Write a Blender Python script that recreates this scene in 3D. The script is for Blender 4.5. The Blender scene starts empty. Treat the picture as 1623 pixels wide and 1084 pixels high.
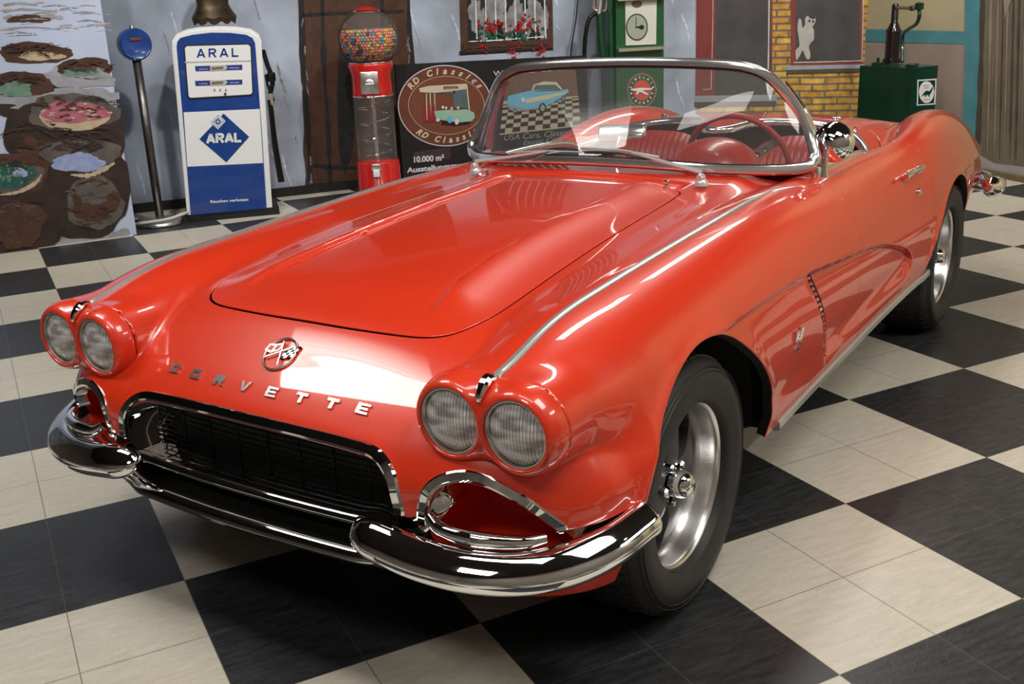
import bpy, bmesh, math, random
import numpy as np
from mathutils import Vector, Matrix, Euler
random.seed(4); rng = np.random.default_rng(4)
PI = math.pi
SC = bpy.context.scene
COL = SC.collection

# ------------------------------------------------------------------ camera
cam = bpy.data.cameras.new('camera'); camo = bpy.data.objects.new('camera', cam); COL.objects.link(camo)
camo.location = (2.19905, 1.81906, 1.51193)
camo.rotation_euler = tuple(math.radians(a) for a in (71.6075, 2.3557, 123.4957))
cam.sensor_width = 36.0; cam.lens = 1676.14 / 1623 * 36.0
cam.clip_start = .05; cam.clip_end = 100
SC.camera = camo
# ------------------------------------------------------------------ world and exposure
SC.view_settings.view_transform = 'Standard'; SC.view_settings.look = 'None'
SC.view_settings.gamma = 1.0; SC.view_settings.use_curve_mapping = False
SC.view_settings.exposure = -0.3
w = bpy.data.worlds.new('world'); SC.world = w; w.use_nodes = True
w.node_tree.nodes['Background'].inputs[0].default_value = (.55, .60, .70, 1)
w.node_tree.nodes['Background'].inputs[1].default_value = .15
# ------------------------------------------------------------------ lights: ceiling panels read off the highlights, plus added fade strips and fills
CEIL = 3.6
def area(name, loc, rot, sx, sy, power, col=(1, .96, .90)):
    l = bpy.data.lights.new(name, 'AREA'); l.shape = 'RECTANGLE'; l.size = sx; l.size_y = sy
    l.energy = power; l.color = col
    o = bpy.data.objects.new(name, l); COL.objects.link(o); o.location = loc; o.rotation_euler = rot
    return o
LIGHTS = [((1.17, -1.95, CEIL-.06), .44, 1.7, 54)]+[((.90-.09*k, -1.95, CEIL-.06), .088, 1.7, 8.*(1-(k+1)/9.)**1.6) for k in range(8)]+[((-2.7, -.36, CEIL-.06), 2.3, .34, 50), ((-5.3, -.50, CEIL-.06), 2.0, .34, 46),  # the thin strips are added to soften the edge of the nose highlight
          ((1.17, .60, CEIL-.06), .44, 1.7, 26), ((.15, 2.25, CEIL-.06), 1.1, 1.5, 80), ((4.4, 3.0, CEIL-.06), 1.5, 1.5, 90), ((1.8, 4.9, CEIL-.06), 2.2, 1.0, 100), ((-1.4, 4.8, CEIL-.06), 1.8, .8, 80), ((2.9, .4, CEIL-.06), .8, .8, 45)]  # the last four panels are added fill for floor and flank
for loc, sx, sy, p in LIGHTS: area('panel_and_fill_light', loc, (0, 0, 0), sx, sy, p)
def spot(loc, to, p, ang=75, col=(1, .95, .88)):  # added spots that brighten walls and floor, not known fixtures
    l = bpy.data.lights.new('fill_spot_light', 'SPOT'); l.energy = p; l.color = col; l.spot_size = math.radians(ang); l.spot_blend = 1; l.shadow_soft_size = .07
    o = bpy.data.objects.new('fill_spot_light', l); COL.objects.link(o); o.location = loc; o.rotation_euler = (Vector(to)-Vector(loc)).to_track_quat('-Z', 'Y').to_euler()
for loc, to, p in [((-.6, -2.9, 3.4), (-2.0, -4.7, .9), 230), ((-2.0, -2.2, 3.4), (-3.4, -4.4, .8), 260), ((-3.6, -1.6, 3.4), (-4.9, -3.7, .8), 260), ((-5.2, -1.0, 3.4), (-6.7, -2.6, .9), 230),
                   ((-5.2, .4, 3.4), (-7.4, -1.4, 1.0), 260), ((-4.6, 1.6, 3.4), (-6.9, .2, .9), 250), ((-2.6, 3.2, 3.4), (-4.9, 2.4, .8), 430), ((-1.6, 4.2, 3.4), (-3.4, 4.6, .8), 380), ((-.8, 3.6, 3.4), (-1.6, 2.2, 0), 200), ((1.2, 3.9, 3.4), (.4, 2.9, 0), 170), ((.8, -3.9, 3.4), (-.4, -3.6, 0), 120)]:
    spot(loc, to, p)

# ------------------------------------------------------------------ helpers
def link(o, parent=None):
    COL.objects.link(o)
    if parent is not None: o.parent = parent
    return o
def tag(o, label=None, cat=None, group=None, kind=None):
    if label: o['label'] = label
    if cat: o['category'] = cat
    if group: o['group'] = group
    if kind: o['kind'] = kind
    return o
def empty(name, loc, rz=0):
    o = bpy.data.objects.new(name, None); COL.objects.link(o); o.location = loc; o.rotation_euler = (0, 0, rz)
    o.empty_display_size = .1
    return o
def mesh(name, V, F, mats, parent=None, smooth=True, normals=None, mi=None, auto=None):
    me = bpy.data.meshes.new(name)
    me.from_pydata([tuple(map(float, v)) for v in V], [], [tuple(map(int, f)) for f in F])
    if not isinstance(mats, (list, tuple)): mats = [mats]
    for m in mats: me.materials.append(m)
    if mi is not None: me.polygons.foreach_set('material_index', np.array(mi, dtype=np.int32))
    me.polygons.foreach_set('use_smooth', [bool(smooth)] * len(me.polygons))
    me.update()
    if normals is not None: me.normals_split_custom_set_from_vertices([tuple(map(float, n)) for n in normals])
    o = bpy.data.objects.new(name, me)
    if auto is not None: sharp(me, auto)
    return link(o, parent)
def sharp(me, deg=35):
    bm = bmesh.new(); bm.from_mesh(me); c = math.radians(deg)
    for e in bm.edges:
        if len(e.link_faces) == 2 and e.calc_face_angle(0) > c: e.smooth = False
    bm.to_mesh(me); bm.free()
class MB:
    """collects shapes; build() links them as ONE mesh object"""
    def __init__(s): s.V = []; s.F = []; s.M = []
    def add(s, V, F, m=0, M=None):
        n = len(s.V)
        if M is not None: V = [M @ Vector(v) for v in V]
        s.V += [tuple(v) for v in V]; s.F += [tuple(i + n for i in f) for f in F]; s.M += [m] * len(F)
        return s
    def build(s, name, mats, parent=None, smooth=True, auto=35):
        return mesh(name, s.V, s.F, mats, parent, smooth, mi=s.M, auto=auto if smooth else None)
def box(sx, sy, sz, c=(0, 0, 0), bev=0, seg=2):
    bm = bmesh.new(); bmesh.ops.create_cube(bm, size=1)
    bmesh.ops.scale(bm, vec=(sx, sy, sz), verts=bm.verts)
    if bev: bmesh.ops.bevel(bm, geom=bm.edges[:], offset=bev, segments=seg, affect='EDGES', profile=.5)
    V = [tuple(v.co + Vector(c)) for v in bm.verts]; bm.verts.index_update()
    F = [[v.index for v in f.verts] for f in bm.faces]; bm.free(); return V, F
def lathe(prof, n=32, axis='z', c=(0, 0, 0), cap=True):
    V = []; F = []
    for r, h in prof:
        for i in range(n):
            a = 2 * PI * i / n; x, y = r * math.cos(a), r * math.sin(a)
            p = {'z': (x, y, h), 'x': (h, x, y), 'y': (y, h, x)}[axis]
            V.append((p[0] + c[0], p[1] + c[1], p[2] + c[2]))
    for j in range(len(prof) - 1):
        for i in range(n):
            F.append((j*n+i, j*n+(i+1) % n, (j+1)*n+(i+1) % n, (j+1)*n+i))
    if cap:
        if prof[0][0] > 1e-4: F.append(tuple(reversed(range(n))))
        if prof[-1][0] > 1e-4: F.append(tuple((len(prof)-1)*n+i for i in range(n)))
    return V, F
def catmull(P, n=8, closed=False):
    P = [np.array(p, float) for p in P]; out = []; N = len(P)
    rg = range(N) if closed else range(N - 1)
    for i in rg:
        if closed: a, b, c, d = P[(i-1) % N], P[i], P[(i+1) % N], P[(i+2) % N]
        else: a, b, c, d = P[max(i-1, 0)] if i else 2*P[0]-P[1], P[i], P[i+1], P[min(i+2, N-1)] if i+2 < N else 2*P[-1]-P[-2]
        for k in range(n):
            t = k / n
            out.append(.5*((2*b)+(c-a)*t+(2*a-5*b+4*c-d)*t*t+(3*b-a-3*c+d)*t**3))
    if not closed: out.append(P[-1])
    return np.array(out)
def frames(P, closed=False, up=None):
    P = np.array(P, float); n = len(P); T = np.zeros_like(P)
    for i in range(n):
        a = P[(i-1) % n] if closed or i else P[0]; b = P[(i+1) % n] if closed or i < n-1 else P[-1]
        T[i] = (b-a)/(np.linalg.norm(b-a)+1e-12)
    N = np.zeros_like(P)
    if up is not None:
        U = np.broadcast_to(np.array(up, float), P.shape)
        N = U - (U*T).sum(1)[:, None]*T
        N /= np.linalg.norm(N, axis=1)[:, None]+1e-12
    else:
        v = np.array([0, 0, 1.]) if abs(T[0][2]) < .9 else np.array([1., 0, 0])
        v = v - v@T[0]*T[0]; v /= np.linalg.norm(v)
        for i in range(n):
            v = v - v@T[i]*T[i]; v /= np.linalg.norm(v)+1e-12; N[i] = v
    return T, N, np.cross(T, N)
def sweep(P, prof, closed=False, up=None, scale=None, cap=True):
    """prof: list of (side, normal) offsets, closed loop"""
    P = np.array(P, float); T, N, B = frames(P, closed, up); m = len(prof); V = []; F = []
    for i in range(len(P)):
        s = 1 if scale is None else scale[i]
        for a, b in prof: V.append(tuple(P[i]+s*(a*B[i]+b*N[i])))
    n = len(P); R = n if closed else n-1
    for i in range(R):
        for k in range(m):
            F.append((i*m+k, i*m+(k+1) % m, ((i+1) % n)*m+(k+1) % m, ((i+1) % n)*m+k))
    if cap and not closed:
        F.append(tuple(reversed(range(m)))); F.append(tuple((n-1)*m+k for k in range(m)))
    return V, F
def circ(r, n=12, ry=None): return [(r*math.cos(2*PI*i/n), (ry or r)*math.sin(2*PI*i/n)) for i in range(n)]
def tube(P, r, n=12, closed=False, scale=None): return sweep(P, circ(r, n), closed, scale=scale)
def half_round(w, h, n=8, base=-.004):
    p = [(w/2*math.cos(PI*i/n), h*math.sin(PI*i/n)) for i in range(n+1)]
    return p+[(-w/2, base), (w/2, base)]
def mirror(VF):
    V, F = VF; return [(v[0], -v[1], v[2]) for v in V], [tuple(reversed(f)) for f in F]
def prism(pts, h, M=None):
    """closed 2D outline extruded 0..h"""
    n = len(pts); V = [(p[0], p[1], 0) for p in pts]+[(p[0], p[1], h) for p in pts]
    F = [tuple(reversed(range(n))), tuple(range(n, 2*n))]+[(i, (i+1) % n, n+(i+1) % n, n+i) for i in range(n)]
    return V, F
def textVF(s, size, depth=.0, bold=0.0, align='CENTER', xs=1.0, shear=0.0, spacing=1.0):
    cu = bpy.data.curves.new('t', 'FONT'); cu.body = s; cu.size = size; cu.extrude = depth; cu.offset = bold
    cu.align_x = align; cu.align_y = 'CENTER'; cu.shear = shear; cu.space_character = spacing; cu.resolution_u = 4
    o = bpy.data.objects.new('t', cu); COL.objects.link(o)
    dg = bpy.context.evaluated_depsgraph_get(); me = bpy.data.meshes.new_from_object(o.evaluated_get(dg))
    V = [(v.co.x*xs, v.co.y, v.co.z) for v in me.vertices]; F = [tuple(p.vertices) for p in me.polygons]
    bpy.data.objects.remove(o); bpy.data.meshes.remove(me); bpy.data.curves.remove(cu)
    return V, F
def spl(xs, ys, lo=-4.2, hi=1.2):
    xs = np.array(xs, float); ys = np.array(ys, float)
    o = np.argsort(xs); xs = xs[o]; ys = ys[o]; n = len(xs); h = np.diff(xs)
    A = np.zeros((n, n)); r = np.zeros(n); A[0, 0] = A[-1, -1] = 1
    for i in range(1, n-1):
        A[i, i-1] = h[i-1]; A[i, i] = 2*(h[i-1]+h[i]); A[i, i+1] = h[i]
        r[i] = 3*((ys[i+1]-ys[i])/h[i]-(ys[i]-ys[i-1])/h[i-1])
    c = np.linalg.solve(A, r); tx = np.linspace(xs[0], xs[-1], 3000)
    k = np.clip(np.searchsorted(xs, tx)-1, 0, n-2); d = tx-xs[k]
    b = (ys[k+1]-ys[k])/h[k]-h[k]*(2*c[k]+c[k+1])/3
    ty = ys[k]+b*d+c[k]*d*d+(c[k+1]-c[k])/(3*h[k])*d**3
    return lambda x: np.interp(x, tx, ty)
def sstep(a, b, x):
    t = np.clip((x-a)/(b-a), 0, 1); return t*t*(3-2*t)
def smax(a, b, k):
    h = np.maximum(k-np.abs(a-b), 0)/k; return np.maximum(a, b)+h*h*k*.25
def smin(a, b, k): return -smax(-a, -b, k)
def sdpoly(P, x, y):
    """signed distance to closed polygon, negative inside"""
    P = np.array(P, float); d = np.full(np.shape(x), 1e9); s = np.ones(np.shape(x)); n = len(P)
    for i in range(n):
        a = P[i]; b = P[i-1]; e = b-a; wx = x-a[0]; wy = y-a[1]
        t = np.clip((wx*e[0]+wy*e[1])/(e@e), 0, 1)
        d = np.minimum(d, (wx-e[0]*t)**2+(wy-e[1]*t)**2)
        c1 = y >= a[1]; c2 = y < b[1]; c3 = e[0]*wy > e[1]*wx
        s = np.where((c1 & c2 & c3) | (~c1 & ~c2 & ~c3), -s, s)
    return s*np.sqrt(d)

# ------------------------------------------------------------------ materials
def mat(name, col, rough=.5, metal=0, coat=0, spec=.5, trans=0, ior=1.45, emit=None, es=0, noise=None, bump=None):
    m = bpy.data.materials.new(name); m.use_nodes = True; nt = m.node_tree; b = nt.nodes['Principled BSDF']
    b.inputs['Base Color'].default_value = (*col, 1); b.inputs['Roughness'].default_value = rough
    b.inputs['Metallic'].default_value = metal; b.inputs['Coat Weight'].default_value = coat
    b.inputs['Coat Roughness'].default_value = .035; b.inputs['Specular IOR Level'].default_value = spec
    b.inputs['Transmission Weight'].default_value = trans; b.inputs['IOR'].default_value = ior
    if emit: b.inputs['Emission Color'].default_value = (*emit, 1); b.inputs['Emission Strength'].default_value = es
    tc = nt.nodes.new('ShaderNodeTexCoord')
    if noise:   # (scale, colour2, detail, contrast)
        sc, c2, det, con = noise
        n = nt.nodes.new('ShaderNodeTexNoise'); n.inputs['Scale'].default_value = sc; n.inputs['Detail'].default_value = det
        r = nt.nodes.new('ShaderNodeMapRange'); r.inputs[1].default_value = .5-.5/con; r.inputs[2].default_value = .5+.5/con
        mx = nt.nodes.new('ShaderNodeMix'); mx.data_type = 'RGBA'
        mx.inputs[6].default_value = (*col, 1); mx.inputs[7].default_value = (*c2, 1)
        nt.links.new(tc.outputs['Object'], n.inputs['Vector']); nt.links.new(n.outputs['Fac'], r.inputs[0])
        nt.links.new(r.outputs[0], mx.inputs[0]); nt.links.new(mx.outputs[2], b.inputs['Base Color'])
    if bump:    # (scale, strength, distance)
        n = nt.nodes.new('ShaderNodeTexNoise'); n.inputs['Scale'].default_value = bump[0]; n.inputs['Detail'].default_value = 6
        bp_ = nt.nodes.new('ShaderNodeBump'); bp_.inputs['Strength'].default_value = bump[1]; bp_.inputs['Distance'].default_value = bump[2]
        nt.links.new(tc.outputs['Object'], n.inputs['Vector']); nt.links.new(n.outputs['Fac'], bp_.inputs['Height'])
        nt.links.new(bp_.outputs[0], b.inputs['Normal'])
    return m
M = {}
M['paint'] = mat('red_paint', (.72, .036, .007), .35, 0, 1.0, noise=(3, (.70, .034, .007), 2, 2))
M['chrome'] = mat('chrome', (.86, .87, .88), .035, 1)
M['chrome_soft'] = mat('brushed_metal', (.74, .73, .71), .30, 1, bump=(90, .08, .002))
M['alu'] = mat('polished_aluminium', (.80, .79, .78), .27, 1)
M['script'] = mat('script_chrome', (.85, .85, .85), .22, 1)
M['black'] = mat('black_paint', (.006, .006, .006), .6)
M['blackgloss'] = mat('black_gloss', (.004, .004, .004), .25)
M['rubber'] = mat('tyre_rubber', (.018, .018, .019), .55, noise=(8, (.026, .026, .026), 4, 1.5))
M['spoke'] = mat('grey_cast_spoke', (.075, .075, .078), .42, .2)
M['vinyl'] = mat('red_vinyl', (.36, .018, .012), .38, 0, .15)
M['vinyl2'] = mat('red_dash', (.50, .022, .010), .35, 0, .3)
M['carpet'] = mat('red_carpet', (.13, .008, .006), .95)
M['darkgrey'] = mat('dark_grey', (.05, .05, .05), .5)
M['glass'] = None
def glass_mat(name, tint=(.93, .96, .94), rough=0.0, ior=1.5):
    m = bpy.data.materials.new(name); m.use_nodes = True; nt = m.node_tree; nt.nodes.remove(nt.nodes['Principled BSDF'])
    out = nt.nodes['Material Output']; tr = nt.nodes.new('ShaderNodeBsdfTransparent'); gl = nt.nodes.new('ShaderNodeBsdfGlossy')
    fr = nt.nodes.new('ShaderNodeFresnel'); mx = nt.nodes.new('ShaderNodeMixShader'); fr.inputs[0].default_value = ior
    tr.inputs[0].default_value = (*tint, 1); gl.inputs['Roughness'].default_value = rough
    nt.links.new(fr.outputs[0], mx.inputs[0]); nt.links.new(tr.outputs[0], mx.inputs[1]); nt.links.new(gl.outputs[0], mx.inputs[2])
    nt.links.new(mx.outputs[0], out.inputs[0]); return m
M['glass'] = glass_mat('clear_glass', (.84, .87, .86), .01)
def add_veil(m, f):  # even white diffuse stands in for a milky veil of reflected light
    nt = m.node_tree; mx = next(n for n in nt.nodes if n.type == 'MIX_SHADER'); df = nt.nodes.new('ShaderNodeBsdfDiffuse'); df.inputs[0].default_value = (.8, .82, .82, 1)
    m2 = nt.nodes.new('ShaderNodeMixShader'); m2.inputs[0].default_value = f; nt.links.new(mx.outputs[0], m2.inputs[1]); nt.links.new(df.outputs[0], m2.inputs[2]); nt.links.new(m2.outputs[0], nt.nodes['Material Output'].inputs[0])
add_veil(M['glass'], .055)
M['frame_chrome'] = mat('stainless_frame', (.82, .82, .83), .15, .90)
M['satin'] = mat('satin_stainless', (.56, .56, .55), .32, .70)
M['wiper'] = mat('wiper_steel', (.72, .72, .72), .30, .55)
# ------------------------------------------------------------------ room shell
A_T = math.radians(151.03)               # the tile rows run this way
TS = .6137
def tilept(u, v):
    x = (u+2.8366)*TS; y = (-v+.1169)*TS; h = 2.636
    return (math.cos(h)*x-math.sin(h)*y, math.sin(h)*x+math.cos(h)*y)
def floor_material():
    m = bpy.data.materials.new('checker_vinyl_floor'); m.use_nodes = True; nt = m.node_tree; b = nt.nodes['Principled BSDF']
    N = nt.nodes.new; L = nt.links.new
    tc = N('ShaderNodeTexCoord'); sep = N('ShaderNodeSeparateXYZ'); L(tc.outputs['Object'], sep.inputs[0])
    def mth(op, a, b_=None, c=None):
        n = N('ShaderNodeMath'); n.operation = op
        for i, v in enumerate((a, b_, c)):
            if v is None: continue
            if isinstance(v, (int, float)): n.inputs[i].default_value = v
            else: L(v, n.inputs[i])
        return n.outputs[0]
    u, v = sep.outputs[0], sep.outputs[1]
    fu, fv = mth('FLOOR', u), mth('FLOOR', v)
    par = mth('MODULO', mth('ADD', mth('ADD', fu, fv), 1000), 2)
    # seams every half unit
    def seam(c, w):
        h = mth('FRACT', mth('MULTIPLY', c, 2)); d = mth('MINIMUM', h, mth('SUBTRACT', 1, h)); return mth('LESS_THAN', d, w)
    sm = mth('MAXIMUM', seam(u, .005), seam(v, .005))
    n1 = N('ShaderNodeTexNoise'); n1.inputs['Scale'].default_value = 7; n1.inputs['Detail'].default_value = 8
    n2 = N('ShaderNodeTexNoise'); n2.inputs['Scale'].default_value = 45; n2.inputs['Detail'].default_value = 4
    mp = N('ShaderNodeMapping'); mp.inputs['Scale'].default_value = (1, 5, 1); L(tc.outputs['Object'], mp.inputs[0])
    L(mp.outputs[0], n1.inputs['Vector']); L(tc.outputs['Object'], n2.inputs['Vector'])
    # rings: worn round studs
    vo = N('ShaderNodeTexVoronoi'); vo.inputs['Scale'].default_value = 17; vo.inputs['Randomness'].default_value = .25; L(tc.outputs['Object'], vo.inputs['Vector'])
    ring = mth('SUBTRACT', 1, mth('MULTIPLY', mth('MINIMUM', mth('ABSOLUTE', mth('SUBTRACT', vo.outputs['Distance'], .30)), .05), 20))
    n3 = N('ShaderNodeTexNoise'); n3.inputs['Scale'].default_value = 1.6; L(tc.outputs['Object'], n3.inputs['Vector'])
    patch = mth('MULTIPLY', mth('SUBTRACT', n3.outputs['Fac'], .42), 4); patch = mth('MINIMUM', mth('MAXIMUM', patch, 0), 1)
    ring = mth('MULTIPLY', ring, patch)
    t = mth('ADD', mth('MULTIPLY', n1.outputs['Fac'], .7), mth('MULTIPLY', n2.outputs['Fac'], .3))
    def mixc(f, a, c):
        n = N('ShaderNodeMix'); n.data_type = 'RGBA'
        for k, q in ((0, f), (6, a), (7, c)):
            if isinstance(q, tuple): n.inputs[k].default_value = (*q, 1)
            elif isinstance(q, (int, float)): n.inputs[k].default_value = q
            else: L(q, n.inputs[k])
        return n.outputs[2]
    tt = mth('MULTIPLY', mth('SUBTRACT', t, .35), 3)
    light = mixc(tt, (.50, .46, .38), (.60, .56, .47)); light = mixc(mth('MULTIPLY', ring, .35), light, (.68, .65, .57))
    dark = mixc(tt, (.017, .018, .020), (.042, .043, .046)); dark = mixc(mth('MULTIPLY', ring, .25), dark, (.045, .047, .05))
    c = mixc(par, light, dark)
    c = mixc(mth('MULTIPLY', sm, mth('SUBTRACT', .8, mth('MULTIPLY', par, .5))), c, (.16, .14, .11))
    L(c, b.inputs['Base Color'])
    rg = mth('ADD', mth('MULTIPLY', t, .25), mth('ADD', mth('MULTIPLY', par, .02), .22)); L(rg, b.inputs['Roughness'])
    b.inputs['Specular IOR Level'].default_value = .45
    bp_ = N('ShaderNodeBump'); bp_.inputs['Strength'].default_value = .15; bp_.inputs['Distance'].default_value = .002
    L(mth('ADD', n2.outputs['Fac'], mth('MULTIPLY', ring, .6)), bp_.inputs['Height']); L(bp_.outputs[0], b.inputs['Normal'])
    return m
# room corners (plan)
D2 = lambda a: np.array([math.cos(math.radians(a)), math.sin(math.radians(a))])
P_M0 = np.array([-3.039, -5.039])                       # on the painted wall
P_PC = np.array([-7.668, -.964])                        # brick wall meets curtain wall
def isect(p, a, q, b_):
    d, e = D2(a), D2(b_); t = np.linalg.solve(np.array([d, -e]).T, q-p); return p+d*t[0]
A_M, A_B, A_C = 147.0, 110.0, 52.0
P_BM = isect(P_M0, A_M, P_PC, A_B)                      # painted wall meets brick wall
P_ML = P_M0-D2(A_M)*4.6                                 # far left end
P_CR = P_PC+D2(A_C)*9.0
P_BR = P_CR+D2(A_C-90+0)*9.5
room = [P_ML, P_BM, P_PC, P_CR, P_BR, np.array([P_BR[0]+.2, P_ML[1]-1.2])]
WALL_H = CEIL
oT = tilept(0, 0)
fl = mesh('floor', [(-14, -16, 0), (16, -16, 0), (16, 14, 0), (-14, 14, 0)], [(0, 1, 2, 3)], floor_material(), smooth=False)
fl.location = (oT[0], oT[1], 0); fl.rotation_euler = (0, 0, 2.636); fl.scale = (TS, TS, TS); tag(fl, kind='structure')
M['ceiling'] = mat('ceiling_paint', (.03, .03, .032), .9)
M['plainwall'] = mat('plain_plaster', (.16, .14, .12), .9, noise=(2, (.22, .19, .16), 4, 2))
def wallquad(name, a, b, m, h=WALL_H):
    o = mesh(name, [(a[0], a[1], 0), (b[0], b[1], 0), (b[0], b[1], h), (a[0], a[1], h)], [(0, 1, 2, 3)], m, smooth=False)
    return tag(o, kind='structure')
wallquad('wall_front', P_CR, P_BR, M['plainwall']); wallquad('wall_entrance', P_BR, room[5], M['plainwall'])
wallquad('wall_side', room[5], P_ML, M['plainwall'])
ce = mesh('ceiling', [(p[0], p[1], CEIL) for p in room], [tuple(range(6))], M['ceiling'], smooth=False); tag(ce, kind='structure')
# ------------------------------------------------------------------ the car body as one smooth implicit surface
ROLL = .0113
car = empty('classic_convertible', (0, 0, 0))
tag(car, 'glossy red classic convertible with chrome bumpers and four round headlights', 'car')
def body_pose(o):
    o.location = (0, ROLL*.4, 0); o.rotation_euler = (ROLL, 0, 0); return o
top_c = spl([-4.2, -3.75, -3.5, -3.25, -3.0, -2.8, -2.55, -2.3, -2.05, -1.4, -1.0, -.87, -.5, -.2, .1, .25, .35, .425, .516, .592, .64, .70, .85, 1.2],
            [.50, .62, .71, .80, .868, .904, .926, .925, .905, .900, .902, .892, .874, .857, .828, .808, .790, .764, .702, .645, .602, .545, .40, .05])
cr_z = spl([-3.8, -3.5, -3.3, -3.1, -2.9, -2.7, -2.5, -2.3, -2.1, -1.8, -1.4, -1.0, -.5, 0, .2, .4, .565, .7], [.60, .72, .795, .868, .914, .934, .928, .900, .872, .866, .870, .877, .866, .844, .833, .812, .772, .75])
cr_y = spl([-3.8, -3.0, -2.7, -2.45, -2.25, -2.05, -1.8, -1.2, -.5, .7], [.70, .725, .738, .752, .752, .725, .690, .668, .665, .661])
cr_o = spl([-3.8, -3.2, -2.7, -2.4, -2.1, -1.8, -1.3, -.6, 0, .2, .4, .565, .7], [.12, .150, .152, .140, .150, .176, .198, .212, .218, .212, .195, .168, .168])
cr_i = spl([-3.8, -2.8, -2.5, -2.25, -2.0, -1.6, -1.0, -.4, 0, .3, .565, .7], [.16, .20, .17, .12, .11, .12, .22, .30, .26, .20, .168, .168])
cr_m = spl([-3.8, -3.2, -2.6, -2.0, -1.2, -.4, 0, .2, .4, .565, .7], [.50, .58, .60, .57, .56, .56, .57, .60, .64, .675, .68])
wmax = spl([-3.8, -3.4, -2.9, -2.5, -2.1, -1.6, -1.0, -.5, 0, .4, .8], [.80, .845, .885, .888, .875, .866, .868, .876, .886, .888, .888])
r8 = spl([-.2, .1, .3, .45, .565, .7], [.03, .06, .083, .093, .096, .096])
cove_t = spl([-2.02, -1.95, -1.81, -1.59, -1.2, -.68, -.19, 0, .3], [.40, .465, .530, .588, .636, .684, .694, .70, .71])
cove_b = spl([-2.1, -1.8, -1.4, -1.0, -.6, 0], [.375, .34, .315, .30, .295, .295])
def T_top(x, y):
    xs = x+.16*np.minimum(y, .45)**2+2.6*np.maximum(y-.60, 0)**2*sstep(.0, .4, x)
    z = top_c(xs)-.075*sstep(.5, .38, x)*y*y-.045*sstep(-1.9, -2.2, x)*y*y
    # two long ridges on the hood
    yr = .268+.055*np.clip((x+.3)/.64, -.4, 1)**2*np.sign(np.clip(x+.3, 0, 1))
    amp = .024*sstep(.352, .20, x)*sstep(-1.02, -.80, x)
    d = y-yr
    ridge = amp*np.where(d < 0, np.exp(-(d/.019)**2), np.exp(-(d/.080)**2))
    flat = amp*.42*sstep(.05, -.05, d)
    flat2 = amp*.30*sstep(-.03, .0, y-yr)*0
    z = z+np.maximum(ridge, flat)+flat2
    z = z-.012*np.exp(-((y-.50)/.13)**2)*sstep(-2.7, -3.0, x)
    # recessed strip ahead of the windshield
    z = z-.012*sstep(.40, .36, y)*sstep(-.890, -.905, x)*sstep(-.985, -.97, x)
    return z
def cove(x, y, z):
    """inset of the side panel (metres)"""
    zt = cove_t(x); zb = cove_b(x)
    top = sstep(zt+.004, zt-.016, z); bot = sstep(zb, zb+.10, z)
    tail = sstep(-2.01, -1.90, x); front = sstep(.0, -.25, x)
    xv = -.768-(.665-z)*.725                       # the slanted vent line
    ahead = sstep(-.010, .010, x-xv)
    lift = sstep(-.42, .0, xv-x+.0)                # the front panel lifts towards the vent
    depth = .024*(1-ahead)+ahead*(.012-.006*sstep(-.25, .0, -(x-xv)))
    return depth*top*bot*tail*np.maximum(front, 0)*sstep(.60, .72, y)
def arch_field(x, z, which):
    if which == 0:
        cx = .005-.10*sstep(.62, .25, z)*0; dx = x-cx
        a = np.where(dx > 0, .385, .385+.17*sstep(.70, .20, z)); return np.sqrt((dx/a)**2+((z-.315)/.39)**2)*.385-.385
    dx = x+2.60; a = np.where(dx > 0, .40, .36); return np.sqrt((dx/a)**2+((z-.30)/.375)**2)*.385-.385
def body_f(x, y, z):
    x = np.asarray(x, float); y = np.abs(y); z = np.asarray(z, float)
    zt = T_top(x, y)
    # plan outline: front corner, flanks, tail
    w_ = wmax(x)-.050*(np.maximum(.56-z, 0)/.33)**2-2.6*np.maximum(z-.52, 0)**2
    hx = 1.7*np.maximum(.46-z, 0)**2
    px = np.maximum(x+hx-.25, 0)/.424; qx = np.maximum(-3.05-x+.5*np.maximum(.5-z, 0)**2, 0)/.62
    yy = y/w_
    g = ((yy**3.8+px**3.8+qx**3.0)**(1/3.8)-1)*.42
    gs = (yy-1)*.88
    s = sstep(.25, .32, x)+sstep(-3.05, -3.12, x)
    g = np.where((px > 0) | (qx > 0), g*s+gs*(1-s), gs)
    k = .035+.03*sstep(.45, .2, x)
    hull = smax(z-zt, g, .05)
    # fender tube
    yc = cr_y(x); zc = cr_m(x); b = cr_z(x)-zc
    a = np.where(y > yc, cr_o(x), cr_i(x)); n = 2.25
    du = np.abs(y-yc)/a; dv = np.abs(z-zc)/b
    tb = ((du**n+dv**n+1e-9)**(1/n)-1)*np.minimum(a, b)
    R = r8(x)
    c1 = np.sqrt((y-.581)**2+(z-.674)**2)-R; c2 = np.sqrt((y-.742)**2+(z-.674)**2)-R
    f8 = smin(c1, c2, .10)
    tb = smin(tb+.010*sstep(.2, .5, x), f8, .012)
    tb = smax(tb, x-.566, .004); tb = smax(tb, -3.62-x, .05)
    kk = .045-.030*sstep(.25, .45, x)
    f = smin(hull, tb, kk)
    # lips around the wheel openings
    side = sstep(.70, .80, y)*sstep(.25, .45, z)
    for wch in (0, 1):
        d = arch_field(x, z, wch); f = f-.009*side*np.exp(-(d/.028)**2)
    f = f+.026*sstep(.668, .652, z)*sstep(-2.74, -2.98, x)*sstep(.6, .75, y)
    f = f+cove(x, y, z)
    return f
def grad(fn, P, e=6e-4):
    G = np.zeros_like(P)
    for i in range(3):
        d = np.zeros(3); d[i] = e
        G[:, i] = (fn(*(P+d).T)-fn(*(P-d).T))/(2*e)
    return G
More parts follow.
